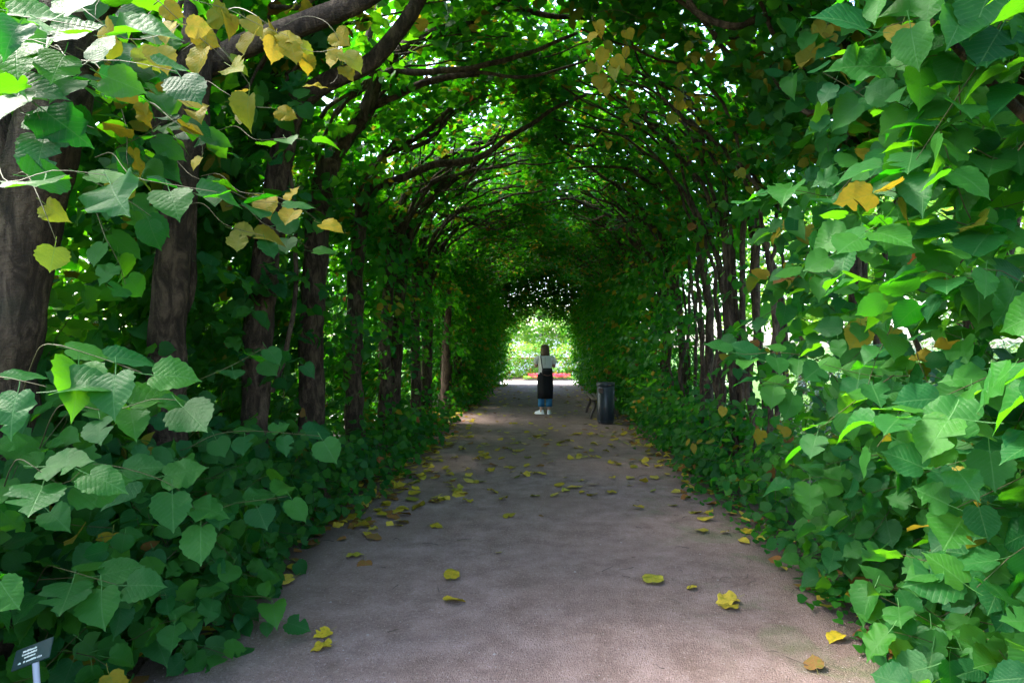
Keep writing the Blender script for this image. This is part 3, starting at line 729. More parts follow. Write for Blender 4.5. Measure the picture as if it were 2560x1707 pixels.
shoot(L1, [(-40, 30), (60, 40), (160, 60), (250, 75)], 1.6, 5, .17, G, (.1, -.7, .6), .2)
shoot(L1, [(-40, 110), (80, 100), (170, 130), (240, 180)], 1.7, 5, .16, G, (.1, -.7, .6), .2)
shoot(L1, [(180, 150), (280, 150), (380, 165), (440, 180)], 1.9, 4, .15, G, (.1, -.7, .6), .2)
shoot(L1, [(-30, 180), (60, 220), (110, 330)], 1.9, 4, .17, G, (.1, -.6, .5), .9)
shoot(L3, [(640, 350), (700, 345), (770, 350)], 3.0, 3, .15, G, (.1, -.3, .9), .4)
# left, low bright shoots
shoot(L1, [(120, 860), (200, 880), (270, 900), (350, 930)], 1.8, 5, .165, G, (.2, -.5, .8))
shoot(L1, [(-20, 940), (50, 955), (110, 965)], 1.7, 3, .15, G, (.2, -.5, .8))
shoot(L1, [(170, 1010), (260, 1030), (340, 1000), (440, 1000)], 1.95, 6, .165, G, (.2, -.5, .8))
shoot(L1, [(60, 1150), (110, 1180), (150, 1210), (200, 1180)], 1.8, 4, .18, G, (.2, -.6, .75))
shoot(L1, [(250, 1160), (350, 1180), (430, 1210), (500, 1290)], 2.2, 6, .16, G, (.2, -.5, .8))
shoot(L2, [(520, 940), (570, 920), (620, 890), (660, 870)], 2.9, 4, .13, G, (.2, -.5, .8))
shoot(L2, [(470, 1120), (560, 1080), (680, 1080), (800, 1090)], 2.9, 8, .14, G, (.2, -.5, .8))
shoot(L2, [(500, 1290), (580, 1260), (650, 1250), (720, 1240)], 2.8, 6, .15, G, (.2, -.5, .8))
shoot(L1, [(150, 1420), (220, 1440), (290, 1460)], 2.1, 5, .16, G, (.2, -.55, .8))
shoot(L2, [(600, 1490), (650, 1495), (690, 1500), (705, 1545)], 3.45, 3, .15, G, (.1, -.3, .9), .3)
shoot(L1, [(340, 1640), (400, 1560), (450, 1520), (480, 1500)], 2.6, 5, .16, G, (.15, -.4, .85))
# right
shoot(R2, [(2080, 490), (2010, 480), (1950, 470), (1890, 490)], 2.55, 5, .165, G, (-.1, -.35, .9), .3)
shoot(R1, [(2500, 400), (2420, 360), (2320, 360), (2230, 400)], 1.95, 6, .165, G, (-.1, -.3, .9), .25)
shoot(R1, [(2560, 60), (2430, 30), (2320, 40), (2210, 70)], 1.75, 6, .18, G, (-.1, -.8, .5), .25)
shoot(R1, [(2570, 180), (2450, 140), (2330, 140), (2240, 170)], 1.9, 6, .17, G, (-.1, -.8, .5), .25)
shoot(R1, [(2560, 560), (2480, 560), (2420, 560)], 1.9, 4, .17, G, (-.1, -.5, .8))
shoot(R2, [(2140, 700), (2080, 690), (2020, 680)], 2.9, 4, .15, G, (-.1, -.6, .7), .8)
shoot(R2, [(2010, 890), (1950, 880), (1890, 890), (1840, 880)], 2.9, 6, .15, G, (-.1, -.5, .8))
shoot(R2, [(1990, 970), (1950, 960), (1900, 950)], 2.9, 4, .15, G, (-.1, -.5, .8))
shoot(R2, [(2330, 940), (2250, 940), (2150, 935), (2060, 910)], 2.6, 7, .15, G, (-.1, -.5, .8))
shoot(R1, [(2540, 940), (2480, 960), (2420, 960)], 2.2, 3, .19, G, (-.1, -.6, .7))
shoot(R2, [(2300, 1150), (2280, 1060), (2340, 1070), (2400, 1060)], 2.5, 5, .16, G, (-.1, -.5, .8))
shoot(R2, [(2170, 1240), (2120, 1210), (2050, 1190), (1990, 1210)], 3.0, 6, .155, G, (-.15, -.5, .8))
shoot(R2, [(2260, 1320), (2180, 1320), (2120, 1340), (2090, 1360)], 3.0, 7, .14, G, (-.15, -.5, .8))
shoot(R1, [(2540, 1270), (2480, 1260), (2420, 1270)], 1.9, 3, .19, G, (-.2, -.55, .75))
shoot(R1, [(2560, 1400), (2500, 1410), (2430, 1430)], 2.0, 4, .18, G, (-.2, -.5, .8))
shoot(R2, [(2340, 1540), (2290, 1490), (2240, 1480), (2200, 1460)], 2.5, 5, .155, G, (-.15, -.45, .85))
shoot(R1, [(2420, 1650), (2350, 1610), (2290, 1600), (2240, 1580)], 2.2, 5, .165, G, (-.15, -.45, .85))
shoot(R3, [(2240, 800), (2210, 800), (2170, 800)], 3.6, 3, .15, YG, (-.1, -.85, .4), .9)
shoot(R2, [(2400, 560), (2370, 590), (2360, 640)], 2.7, 2, .16, Y, (-.1, -.9, .3), 1.1)
for pts, d, n, s, a in (
    ([(1480, 40), (1500, 80), (1520, 120), (1540, 160)], 4.6, 6, .12, [Y, Y, YG]),
    ([(1500, 130), (1490, 170), (1510, 200)], 4.8, 4, .12, Y),
    ([(1560, 60), (1570, 110), (1560, 150)], 4.9, 3, .11, Y),
    ([(1700, 60), (1730, 110), (1700, 200), (1690, 280)], 5.2, 8, .11, [Y, YG, Y]),
    ([(2090, 20), (2070, 60), (2050, 100), (2020, 140)], 4.2, 7, .125, [Y, Y, YG]),
    ([(1560, 220), (1580, 250), (1570, 300)], 6.2, 5, .11, Y),
    ([(1500, 310), (1510, 330), (1520, 350)], 6.5, 4, .11, Y),
    ([(1840, 420), (1850, 440), (1870, 460)], 5.6, 2, .11, YG)):
    shoot(R3, pts, d, n, s, a, (-.05, -.85, .35), 1.1, .4)
for px, py, d, s in ((1790, 1030, 5.6, .12), (1885, 1085, 5.2, .12), (1940, 1075, 5.2, .14), (2240, 60, 2.6, .15)):
    shoot(R3, [(px + 20, py - 20), (px, py - 10)], d, 1, s, Y, (-.05, -.85, .35), 1.0)

# --- turn placements into objects: the leaves that show largest as single parts, the rest joined
occ_w, occ_h, CELL = 2560 // 6 + 1, 1707 // 6 + 1, 6
allp = []
for ti, t in enumerate(TREES):
    t.arr = t.L.arrays()
    if t is L1:                                                  # leaves are cut back in front of the plant label
        w, px, py, d = vis_gain(t.arr[0] + t.arr[1] * t.arr[3][:, None] * .45, t.arr[3])
        ok = ~((px > -20) & (px < 185) & (py > 1535) & (d < 2.5)); t.arr = tuple(q[ok] for q in t.arr)
    w, px, py, d = vis_gain(t.arr[0] + t.arr[1] * t.arr[3][:, None] * .45, t.arr[3])
    i = np.where(w > 9)[0]
    allp.append(np.column_stack([np.full(len(i), ti), i, w[i], px[i], py[i], d[i]]))
allp = np.vstack(allp); allp = allp[np.argsort(allp[:, 5])]
occ = np.zeros((occ_h, occ_w), np.uint8); score = {i: [] for i in range(len(TREES))}
for ti, i, w, px, py, d in allp:
    r = w * .42 / CELL; cx, cyy = px / CELL, py / CELL
    x0, x1, y0, y1 = max(0, int(cx - r)), min(occ_w, int(cx + r) + 1), max(0, int(cyy - r)), min(occ_h, int(cyy + r) + 1)
    if x1 <= x0 or y1 <= y0: continue
    b = occ[y0:y1, x0:x1]; free = (b < 1).sum()
    if free: score[int(ti)].append((free / b.size * w * w, int(i)))
    b += 1 if b.max() < 200 else 0
N_LEAF = 0; N_STUFF = 0
for ti, t in enumerate(TREES):
    p, tt, nn, sz, au = t.arr
    cap = 300 if t.y < 9 else 200 if t.y < 13 else 90
    sel = [i for sc_, i in sorted(score[ti], reverse=True)[:cap] if sc_ > 40]
    for i in sel: leaf_object('leaf', p[i], tt[i], nn[i], sz[i], au[i], t.root, t.org)
    rest = np.ones(len(p), bool); rest[sel] = False
    near = t.y < 7
    me = foliage_mesh('foliage', tuple(k[rest] for k in t.arr), LO if near else VLO, M['leaf'] if near else M['far_leaf'], t.org)
    o = link('foliage', me, t.root); o['kind'] = 'stuff'
    N_LEAF += len(sel); N_STUFF += int(rest.sum())
    # thin twigs that carry the leaves
    VV = []; FF = []; b = 0
    for ln in t.TW:
        v, f = tube_np(ln - t.org, np.linspace(.0030, .0013, len(ln)) * (1 if t.y < 6 else 1.3), 3, cap=False); VV.append(v); FF.append(f + b); b += len(v)
    if VV:
        me = trimesh('twigs', np.vstack(VV), np.vstack(FF)); me.materials.append(M['twig'] if near else M['wood_twig'])
        o = link('twigs', me, t.root); o['kind'] = 'stuff'
print('LEAVES', N_LEAF, N_STUFF, 'trees', len(TREES))

# ------------------------------------------------------------------ garden beyond the trees
def bush(name, label, cat, c, rad, n, shapes, mat, size, group=None, trunk=None, face=(0, 0, 1), aut=.0, hollow=.55):
    root = empty(name, (c[0], c[1], 0)); tag(root, label, cat, group)
    org = np.array([c[0], c[1], 0.0])
    u = unit(rng.normal(0, 1, (n, 3))); rr = rng.uniform(hollow, 1, n) ** .7
    lump = 1 + .28 * np.sin(u[:, 0] * 5 + c[0]) * np.sin(u[:, 1] * 4 + c[1]) + .2 * np.sin(u[:, 2] * 6 + c[0] * 2)
    p = np.array(c) + u * rr[:, None] * lump[:, None] * np.array(rad); p[:, 2] = np.maximum(p[:, 2], .03)
    nr = unit(u * .5 + np.array(face) * .7 + rng.normal(0, .4, (n, 3))); t = unit(rng.normal(0, 1, (n, 3)) + u * .6 + [0, 0, -.4])
    t = unit(t - nr * (t * nr).sum(1, keepdims=True))
    me = foliage_mesh('foliage', (p, t, nr, rng.uniform(size * .7, size * 1.25, n), np.where(rng.random(n) < aut, .5, 0)), shapes, mat, org)
    o = link('crown' if trunk else 'foliage', me, root); o['kind'] = 'stuff'
    if trunk:
        h = c[2]; V, F = tube_np(spline([(0, 0, -.05), (.05, .03, h * .4), (-.04, .05, h * .8), (0, 0, h + rad[2] * .5)], .25), np.linspace(trunk, trunk * .5, len(spline([(0, 0, -.05), (.05, .03, h * .4), (-.04, .05, h * .8), (0, 0, h + rad[2] * .5)], .25))), 9, .1, c[0])
        me = trimesh('trunk', V, F); me.materials.append(M['bark']); link('trunk', me, root)
        for k in range(4):
            a = k * 1.6 + c[0]; e = np.array([math.cos(a) * rad[0] * .7, math.sin(a) * rad[1] * .7, h + rad[2] * .25])
            V, F = tube_np(spline([(0, 0, h * .75), tuple(e * .5 + [0, 0, h * .42]), tuple(e)], .25), trunk * .3, 6)
            me = trimesh('limb', V, F); me.materials.append(M['bark']); link('limb', me, root)
    else:
        VV = []; FF = []; b = 0
        for k in range(9):
            a = k * .7 + c[0]; e = np.array([math.cos(a) * rad[0] * .6, math.sin(a) * rad[1] * .6, c[2] + rad[2] * .4])
            v, f = tube_np(spline([(math.cos(a) * .08, math.sin(a) * .08, -.03), tuple(e * [.5, .5, .55]), tuple(e)], .3), np.linspace(.02, .006, len(spline([(math.cos(a) * .08, math.sin(a) * .08, -.03), tuple(e * [.5, .5, .55]), tuple(e)], .3))), 5); VV.append(v); FF.append(f + b); b += len(v)
        me = trimesh('stems', np.vstack(VV), np.vstack(FF)); me.materials.append(M['wood_twig']); o = link('stems', me, root); o['kind'] = 'stuff'
    return root
for k, (x, y, h, r) in enumerate(((5.6, 5.0, 1.3, 1.5), (6.3, 7.8, 1.5, 1.7), (5.4, 10.2, 1.2, 1.4), (8.0, 6.0, 1.9, 1.9), (7.6, 12.4, 1.8, 1.9))):
    bush('evergreen_shrub', ['low glossy evergreen shrub seen between the near right-hand shoots', 'broad glossy evergreen shrub behind the pale-barked straight lime', 'small evergreen shrub behind the leaning forked lime', 'tall evergreen shrub backing the low glossy one', 'tall evergreen shrub furthest along the right-hand side'][k],
         'shrub', (x, y, h * .62), (r, r * 1.1, h * .75), 3200, EL, M['shrub_leaf'], .14, 'evergreen shrubs beside the arbour')
for k, (x, y, h, r) in enumerate(((9.5, 10.5, 4.6, 2.6), (10.8, 16.5, 5.0, 3.0), (12.5, 6.0, 5.2, 3.0), (9.0, 22.0, 4.5, 2.8))):
    bush('garden_tree', ['leafy garden tree rising behind the twin-stemmed lime', 'leafy garden tree behind the right-hand row halfway along', 'leafy garden tree beyond the tall evergreen shrub', 'leafy garden tree near the far end of the bench side'][k],
         'tree', (x, y, h), (r, r, 2.4), 5200, VLO, M['garden_leaf'], .17, 'garden trees beyond the arbour', trunk=.16)
for k, (x, y, h, r) in enumerate(((-5.3, 4.0, 2.9, 1.5), (-5.5, 7.4, 3.0, 1.7), (-5.2, 11.0, 2.7, 1.5), (-6.0, 17.8, 2.6, 1.8))):
    bush('leafy_shrub', ['bright leafy shrub behind the broadest-trunked lime', 'bright leafy shrub behind the stout lime', 'bright leafy shrub just before the side opening', 'bright leafy shrub just past the side opening'][k],
         'shrub', (x, y, h * .7), (r, r * 1.2, h * .7), 3400, VLO, M['garden_leaf'], .13, 'bright shrubs outside the left row')
for k, (x, y, h, r) in enumerate(((-10.5, 7.0, 4.6, 2.6), (-11.5, 13.5, 5.0, 2.8))):
    bush('garden_tree', ['leafy garden tree standing off behind the left row of limes', 'leafy garden tree standing beyond the side opening'][k],
         'tree', (x, y, h), (r, r, 2.4), 4200, VLO, M['garden_leaf'], .17, 'garden trees beyond the arbour', trunk=.16)
# garden at the far end
for k, (x, y, h, r) in enumerate(((-2.6, 33.0, 1.4, 1.2), (-.6, 34.0, 1.5, 1.3), (1.7, 33.6, 1.35, 1.2), (4.2, 34.0, 1.6, 1.4))):
    bush('flowering_shrub', ['yellow-green shrub behind the left end of the red flowers', 'sunlit shrub behind the middle of the red flowers', 'low sunlit shrub behind the right end of the red flowers', 'pale sunlit shrub right of the red flowers'][k],
         'shrub', (x, y, h * .6), (r, r * .7, h * .7), 1800, VLO, M['garden_leaf'], .11, 'sunlit shrubs at the far end', aut=.12)
for k, (x, y, h, r) in enumerate(((-3.0, 37.0, 2.6, 1.9), (.2, 39.5, 3.0, 2.1), (3.2, 38.0, 2.7, 2.0))):
    bush('garden_tree', ['young bright tree left of the tunnel end', 'young bright tree straight beyond the tunnel end', 'young bright tree right of the tunnel end'][k],
         'tree', (x, y, h), (r, r, 1.6), 3400, VLO, M['garden_leaf'], .16, 'garden trees at the far end', trunk=.09)
root = empty('flower_bed', (.45, 30.9, 0)); tag(root, 'bed of red flowers on the pale gravel beyond the tunnel', 'flower bed')
MB().loft([[(1.25 * sx * math.cos(a), .45 * sx * math.sin(a), z) for a in np.linspace(0, 2 * math.pi, 28, endpoint=False)] for sx, z in ((1.0, -.01), (1.0, .05), (.9, .08))]).build('soil', M['ground'], root)
n = 600; p = box_pts(n, (-1.2, 1.2), (-.35, .4), (.05, .2)); nr = unit(np.array([0, -.2, .9]) + rng.normal(0, .4, (n, 3))); t_ = unit(np.cross(nr, rng.normal(0, 1, (n, 3))))
o = link('foliage', foliage_mesh('foliage', (p, t_, nr, rng.uniform(.05, .09, n), np.zeros(n)), VLO, M['garden_leaf'], np.zeros(3)), root); o['kind'] = 'stuff'
VV = []; FF = []; b = 0
for k in range(420):
    c = np.array([rng.uniform(-1.0, 1.0), rng.uniform(-.42, .40), rng.uniform(.12, .30)]); s = rng.uniform(.035, .06); ax = rng.uniform(0, 6)
    v = [c + [0, 0, .01]]
    for j in range(10):
        a = ax + j * math.pi / 5; rr = s * (1.2 if j % 2 else .6); v.append(c + [rr * math.cos(a), rr * math.sin(a) * .8, rr * .5 * (1 if j % 2 else .2)])
    VV.append(np.array(v)); FF.append(np.array([(0, 1 + j, 1 + (j + 1) % 10) for j in range(10)]) + b); b += 11
me = trimesh('blossoms', np.vstack(VV), np.vstack(FF)); me.materials.append(M['petal']); o = link('blossoms', me, root); o['kind'] = 'stuff'
# white garden house behind the young trees, terracotta edged terrace
root = empty('garden_house', (1.0, 50, 0)); tag(root, 'white garden house half hidden behind the young trees', 'building')
MB().box((0, 0, 1.2), (15, 4, 2.4)).build('wall', M['wall'], root)
MB().box((0, -.1, 2.5), (15.8, 4.8, .2), bev=.03).build('roof', M['roof'], root)
root = empty('terrace_wall', (.5, 37, 0)); tag(root, 'low terracotta edged wall across the far garden', 'wall')
MB().box((0, 0, .45), (14, .3, .9)).build('wall', M['wall'], root)
MB().box((0, 0, .95), (14.1, .4, .1), bev=.02).build('coping', M['orange_rail'], root)

# ------------------------------------------------------------------ bench and litter bin
root = empty('bench', (1.42, 14.85, 0)); tag(root, 'backless slatted park bench with curved iron legs beside the bin', 'bench')
for k in range(5): MB().box((-.24 + k * .12, 0, .45), (.085, 1.75, .035), bev=.008).build('slat', M['slat'], root)
for y in (-.66, .66):
    g = MB()
    g.tube(spline([(-.30, y, .0), (-.27, y, .12), (-.20, y, .28), (-.22, y, .42)], .05), .028, 8)
    g.build('leg', M['dark_metal'], root, smooth=True)
    g = MB(); g.tube(spline([(.30, y, .0), (.27, y, .12), (.20, y, .28), (.22, y, .42)], .05), .028, 8); g.build('leg', M['dark_metal'], root, smooth=True)
    MB().box((0, y, .415), (.54, .05, .035), bev=.008).build('crossbar', M['dark_metal'], root)
root = empty('litter_bin', (1.36, 13.26, 0)); tag(root, 'blue-grey cylindrical metal litter bin at the path edge', 'litter bin')
MB().lathe([(.150, 0), (.152, .035), (.160, .04), (.160, .05)], 40).build('base', M['dark_metal'], root, smooth=False)
MB().lathe([(.165, .05), (.172, .056), (.172, .075), (.165, .082)], 40).build('base_ring', M['steel_blue'], root)
MB().lathe([(.168, .082), (.178, .09), (.182, .1), (.182, .80), (.176, .805)], 40).build('body', M['steel_blue'], root, smooth=True)
hd = MB().lathe([(.186, .79), (.19, .80), (.19, .845), (.182, .862), (.15, .870), (.14, .868), (.135, .845), (.0, .84)], 40, cap=False).build('lid', M['steel_blue'], root, smooth=True)
MB().box((.02, -.178, .45), (.012, .014, .68), bev=.003).build('seam', M['steel_blue'], root)
MB().box((-.11, -.138, .70), (.11, .02, .10), Matrix.Rotation(R(-38), 3, 'Z'), bev=.006).build('slot', M['dark_metal'], root)
lk = MB(); lk.lathe([(.018, -.004), (.018, .004)], 14); o = lk.build('lock', M['dark_metal'], root); o.rotation_euler = (R(90), 0, 0); o.location = (-.05, -.178, .34)
MB().box((.06, -.172, .815), (.08, .03, .02), bev=.004).build('hinge', M['slat'], root)

# ------------------------------------------------------------------ plant label
c = at(82, 1634, 2.3)
root = empty('plant_label', (float(c[0]) + .02, float(c[1]) + .03, 0)); tag(root, 'small dark green plant label on a pale post among the low leaves', 'sign')
off = Vector((float(c[0]) - root.location.x, float(c[1]) - root.location.y, float(c[2])))
# plate tipped back and slewed towards the path
rot = (Matrix.Rotation(R(-14), 3, 'Z') @ Matrix.Rotation(R(48), 3, 'X') @ Matrix.Rotation(R(28), 3, 'Z'))
pl = MB().box((0, 0, 0), (.135, .075, .006), bev=.002).build('plate', M['plate'], root); pl.location = off; pl.rotation_euler = rot.to_euler()
g = MB(); q = random.Random(3)
for ln, (y, x0, x1) in enumerate(((.019, -.036, .012), (.007, -.036, .016), (-.005, -.026, .012))):
    x = x0
    while x < x1:
        w = q.choice((.0016, .0022, .0028)); h = q.choice((.005, .005, .0068)); g.box((x, y + (h - .005) / 2, .0034), (w, h, .0008)); x += w + q.choice((.0009, .0012))
x = -.044
while x < .018:
    w = q.choice((.0016, .0022, .0028)); h = q.choice((.005, .005, .0068))
    if q.random() > .09: g.box((x, -.021 + (h - .005) / 2, .0034), (w, h, .0008))
    x += w + q.choice((.0009, .0012))
g.build('lettering', M['print'], pl)
tc = bpy.data.curves.new('lettering', 'FONT'); tc.body = 'USA'; tc.size = .0098; tc.extrude = .0004
tm = bpy.data.objects.new('lettering_tmp', tc); COL.objects.link(tm); tm.location = (.022, -.0245, .0034)
dg = bpy.context.evaluated_depsgraph_get(); me = bpy.data.meshes.new_from_object(tm.evaluated_get(dg)); bpy.data.objects.remove(tm)
me.materials.clear(); me.materials.append(M['print']); o = link('lettering', me, pl, (.022, -.0245, .0034))
g = MB(); b0 = Vector(off) + rot @ Vector((.012, -.030, -.006)); g.tube(spline([tuple(b0), tuple(b0 * .6 + Vector((.02, -.03, 0)) * .4 + Vector((0, 0, .0))), (.03, -.04, -.05)], .05), .0105, 10)
g.build('post', M['post'], root, smooth=True)

# ------------------------------------------------------------------ the person, seen from behind, photographing the garden
PX, PY = .12, 15.2
root = empty('person', (PX, PY, 0)); tag(root, 'person seen from behind in white blouse, long black skirt and blue jeans', 'person')
def skin_body():
    V = []; E = []; Rd = []
    def add(p, r, prev=None):
        V.append(p); Rd.append(r if isinstance(r, tuple) else (r, r)); i = len(V) - 1
        if prev is not None: E.append((prev, i))
        return i
    pel = add((0, 0, .92), (.14, .10)); wa = add((0, .01, 1.06), (.115, .085), pel); ch = add((0, .0, 1.25), (.135, .095), wa)
    nb = add((0, .0, 1.385), (.06, .055), ch); nk = add((0, .01, 1.43), (.048, .05), nb)
    h1 = add((0, .02, 1.49), (.07, .08), nk); h2 = add((0, .02, 1.56), (.077, .092), h1); add((0, .015, 1.625), (.055, .07), h2)
    for s in (-1, 1):
        sh = add((s * .155, .0, 1.345), .052, ch); ua = add((s * .205, .01, 1.25), .045, sh); el = add((s * .225, .05, 1.115), .038, ua)
        fa = add((s * .17, .17, 1.17), .034, el); wr = add((s * .085, .275, 1.27), .024, fa); pm = add((s * .055, .315, 1.31), (.034, .020), wr)
        for k, (dx, l) in enumerate(((-.024, .052), (-.008, .06), (.008, .056), (.022, .044))):
            a = add((s * (.05 - .004) + dx * .6, .335, 1.345 + dx * .2), .0085, pm); b = add((s * .03 + dx * .6, .345, 1.345 + l * .6), .008, a); add((s * .008 + dx * .5, .335, 1.35 + l * .8), .0075, b)
        a = add((s * .05, .292, 1.325), .010, pm); add((s * .022, .285, 1.345), .009, a)
        hp = add((s * .085, .0, .86), .088, pel); kn = add((s * .092, .012, .48), .056, hp); cf = add((s * .092, -.012, .34), .052, kn)
        an = add((s * .092, .0, .085), .032, cf); hl = add((s * .092, -.03, .035), .032, an); add((s * .11, .14, .03), (.036, .022), an)
    me = bpy.data.meshes.new('body'); me.from_pydata(V, E, [])
    o = bpy.data.objects.new('body', me); COL.objects.link(o)
    sm = o.modifiers.new('skin', 'SKIN'); sm.use_smooth_shade = True
    for i, r in enumerate(Rd): me.skin_vertices[0].data[i].radius = r
    me.skin_vertices[0].data[0].use_root = True
    ss = o.modifiers.new('sub', 'SUBSURF'); ss.levels = 1; ss.render_levels = 1
    me2 = bpy.data.meshes.new_from_object(o.evaluated_get(bpy.context.evaluated_depsgraph_get())); bpy.data.objects.remove(o)
    me2.name = 'body'; me2.materials.clear(); me2.materials.append(M['skin']); me2.shade_smooth()
    return link('body', me2, root)
skin_body()
def ring(cx, cy_, z, rx, ry, n=28, wav=0, k=7, ph=0): return [(cx + rx * (1 + wav * math.cos(k * a + ph)) * math.cos(a), cy_ + ry * (1 + wav * math.cos(k * a + ph)) * math.sin(a), z) for a in np.linspace(0, 2 * math.pi, n, endpoint=False)]
g = MB().loft([ring(0, .005, 1.405, .072, .068), ring(0, .0, 1.385, .125, .085), ring(0, -.002, 1.345, .175, .105), ring(0, -.005, 1.26, .17, .122, wav=.012), ring(0, -.005, 1.13, .158, .115, wav=.02), ring(0, -.005, 1.02, .166, .12, wav=.03), ring(0, -.005, .95, .178, .13, wav=.035)], False, False)
g.build('blouse', M['blouse'], root, smooth=True)
for s in (-1, 1):
    g = MB(); c0 = [(s * .13, .0, 1.355), (s * .185, .003, 1.315), (s * .215, .008, 1.255), (s * .228, .015, 1.215)]
    g.tube(c0, [.062, .066, .066, .070], 14, False); g.build('sleeve', M['blouse'], root, smooth=True)
g = MB(); g.box((0, -.125, 1.27), (.006, .012, .17)); g.build('back_placket', M['zip'], root)
g = MB().loft([ring(0, -.005, 1.0, .168, .122), ring(0, -.005, .93, .182, .135, wav=.02), ring(0, .0, .75, .19, .145, wav=.035), ring(0, .0, .55, .185, .145, wav=.045, ph=.4), ring(0, .0, .375, .178, .14, wav=.055, ph=.8), ring(0, .0, .38, .17, .133, wav=.055, ph=.8)], False, False)
g.build('skirt', M['skirt'], root, smooth=True)
for s in (-1, 1):
    g = MB().loft([ring(s * .092, .0, .80, .08, .09), ring(s * .092, .01, .48, .074, .08), ring(s * .092, .0, .30, .076, .08, wav=.02), ring(s * .09, .0, .185, .077, .082, wav=.03), ring(s * .09, .0, .19, .070, .075)], False, False)
    g.build('trouser_leg', M['denim'], root, smooth=True)
    a = R(62) if s < 0 else R(8)                                  # left foot turned out
    def sr(u, z, w, l): return [(u[0] + w * math.cos(b), u[1] + l * math.sin(b), z) for b in np.linspace(0, 2 * math.pi, 20, endpoint=False)]
    sh = MB().loft([sr((0, .05), 0, .047, .128), sr((0, .05), .022, .048, .130), sr((0, .048), .026, .044, .124), sr((0, .045), .05, .042, .115), sr((0, .015), .075, .038, .075), sr((0, -.012), .098, .036, .05)], True, True).build('shoe', M['shoe'], root, smooth=True)
    sh.location = (s * .092, .0, .008); sh.rotation_euler = (0, 0, a if s < 0 else -a)
    MB().loft([sr((0, .05), -.006, .05, .132), sr((0, .05), .014, .05, .132)]).build('sole', M['shoe'], sh)
# chin-length bob: strands laid as a wavy shell round the skull, parted above the face
n = 44; rings_ = []
for z, rx, ry, cy_ in ((1.662, .012, .012, .012), (1.655, .05, .055, .010), (1.635, .082, .088, .006), (1.59, .098, .106, .002), (1.54, .102, .108, -.006), (1.48, .104, .100, -.012), (1.43, .108, .092, -.016), (1.405, .112, .088, -.018), (1.398, .100, .078, -.016)):
    rg = []
    for j in range(n):
        a = 2 * math.pi * j / n; front = max(0, math.sin(a)) ** 3
        f = 1 + .025 * math.cos(13 * a) + .02 * math.cos(29 * a + z * 20)
        y = cy_ + ry * f * math.sin(a)
        if z < 1.6 and front > .25: y = min(y, .055)                # hair drawn back either side of the face
        rg.append((rx * f * math.cos(a), y, z + (.012 * math.cos(9 * a) if z < 1.41 else 0)))
    rings_.append(rg)
MB().loft(rings_[::-1], True, True).build('hair', M['hair'], root, smooth=True)
g = MB()
for s in (-1, 1): g.lathe([(.002, -.010), (.009, -.006), (.011, 0), (.009, .006), (.002, .010)], 10, (s * .032, .108, 1.545))
g.build('eyes', M['shoe'], root, smooth=True)
bag = empty('shoulder_bag', (PX + .05, PY - .165, .93)); tag(bag, 'black leather bag slung across the person\'s back', 'bag')
g = MB().loft([[(w * math.cos(a) * (1 + .12 * abs(math.sin(2 * a))), d_ * math.sin(a), z) for a in np.linspace(0, 2 * math.pi, 24, endpoint=False)] for w, d_, z in ((.085, .03, .0), (.115, .045, .015), (.125, .05, .08), (.12, .045, .14), (.10, .028, .165))])
g.build('pouch', M['bag'], bag, smooth=True)
MB().loft([[(w * math.cos(a), -.012 + d_ * math.sin(a), z) for a in np.linspace(0, 2 * math.pi, 24, endpoint=False)] for w, d_, z in ((.112, .046, .075), (.128, .053, .09), (.124, .05, .145), (.10, .03, .172))]).build('flap', M['bag'], bag, smooth=True)
MB().tube(spline([(-.085, -.035, .02), (0, -.05, -.004), (.085, -.035, .012)], .02), .008, 6).build('piping', M['zip'], bag)
S = lambda x, y, z: (x - .05, y + .165, z - .93)
g = MB(); pts = spline([S(-.055, -.14, 1.06), S(-.075, -.143, 1.18), S(-.09, -.128, 1.28), S(-.10, -.105, 1.355), S(-.105, -.03, 1.40), S(-.095, .07, 1.375), S(-.06, .13, 1.25), S(.06, .145, 1.08), S(.16, .09, 1.0), S(.175, -.03, 1.0), S(.14, -.13, 1.03)], .03)
for i in range(len(pts) - 1):
    pass
g.tube(pts, .013, 6); g.build('strap', M['bag'], bag, smooth=True)

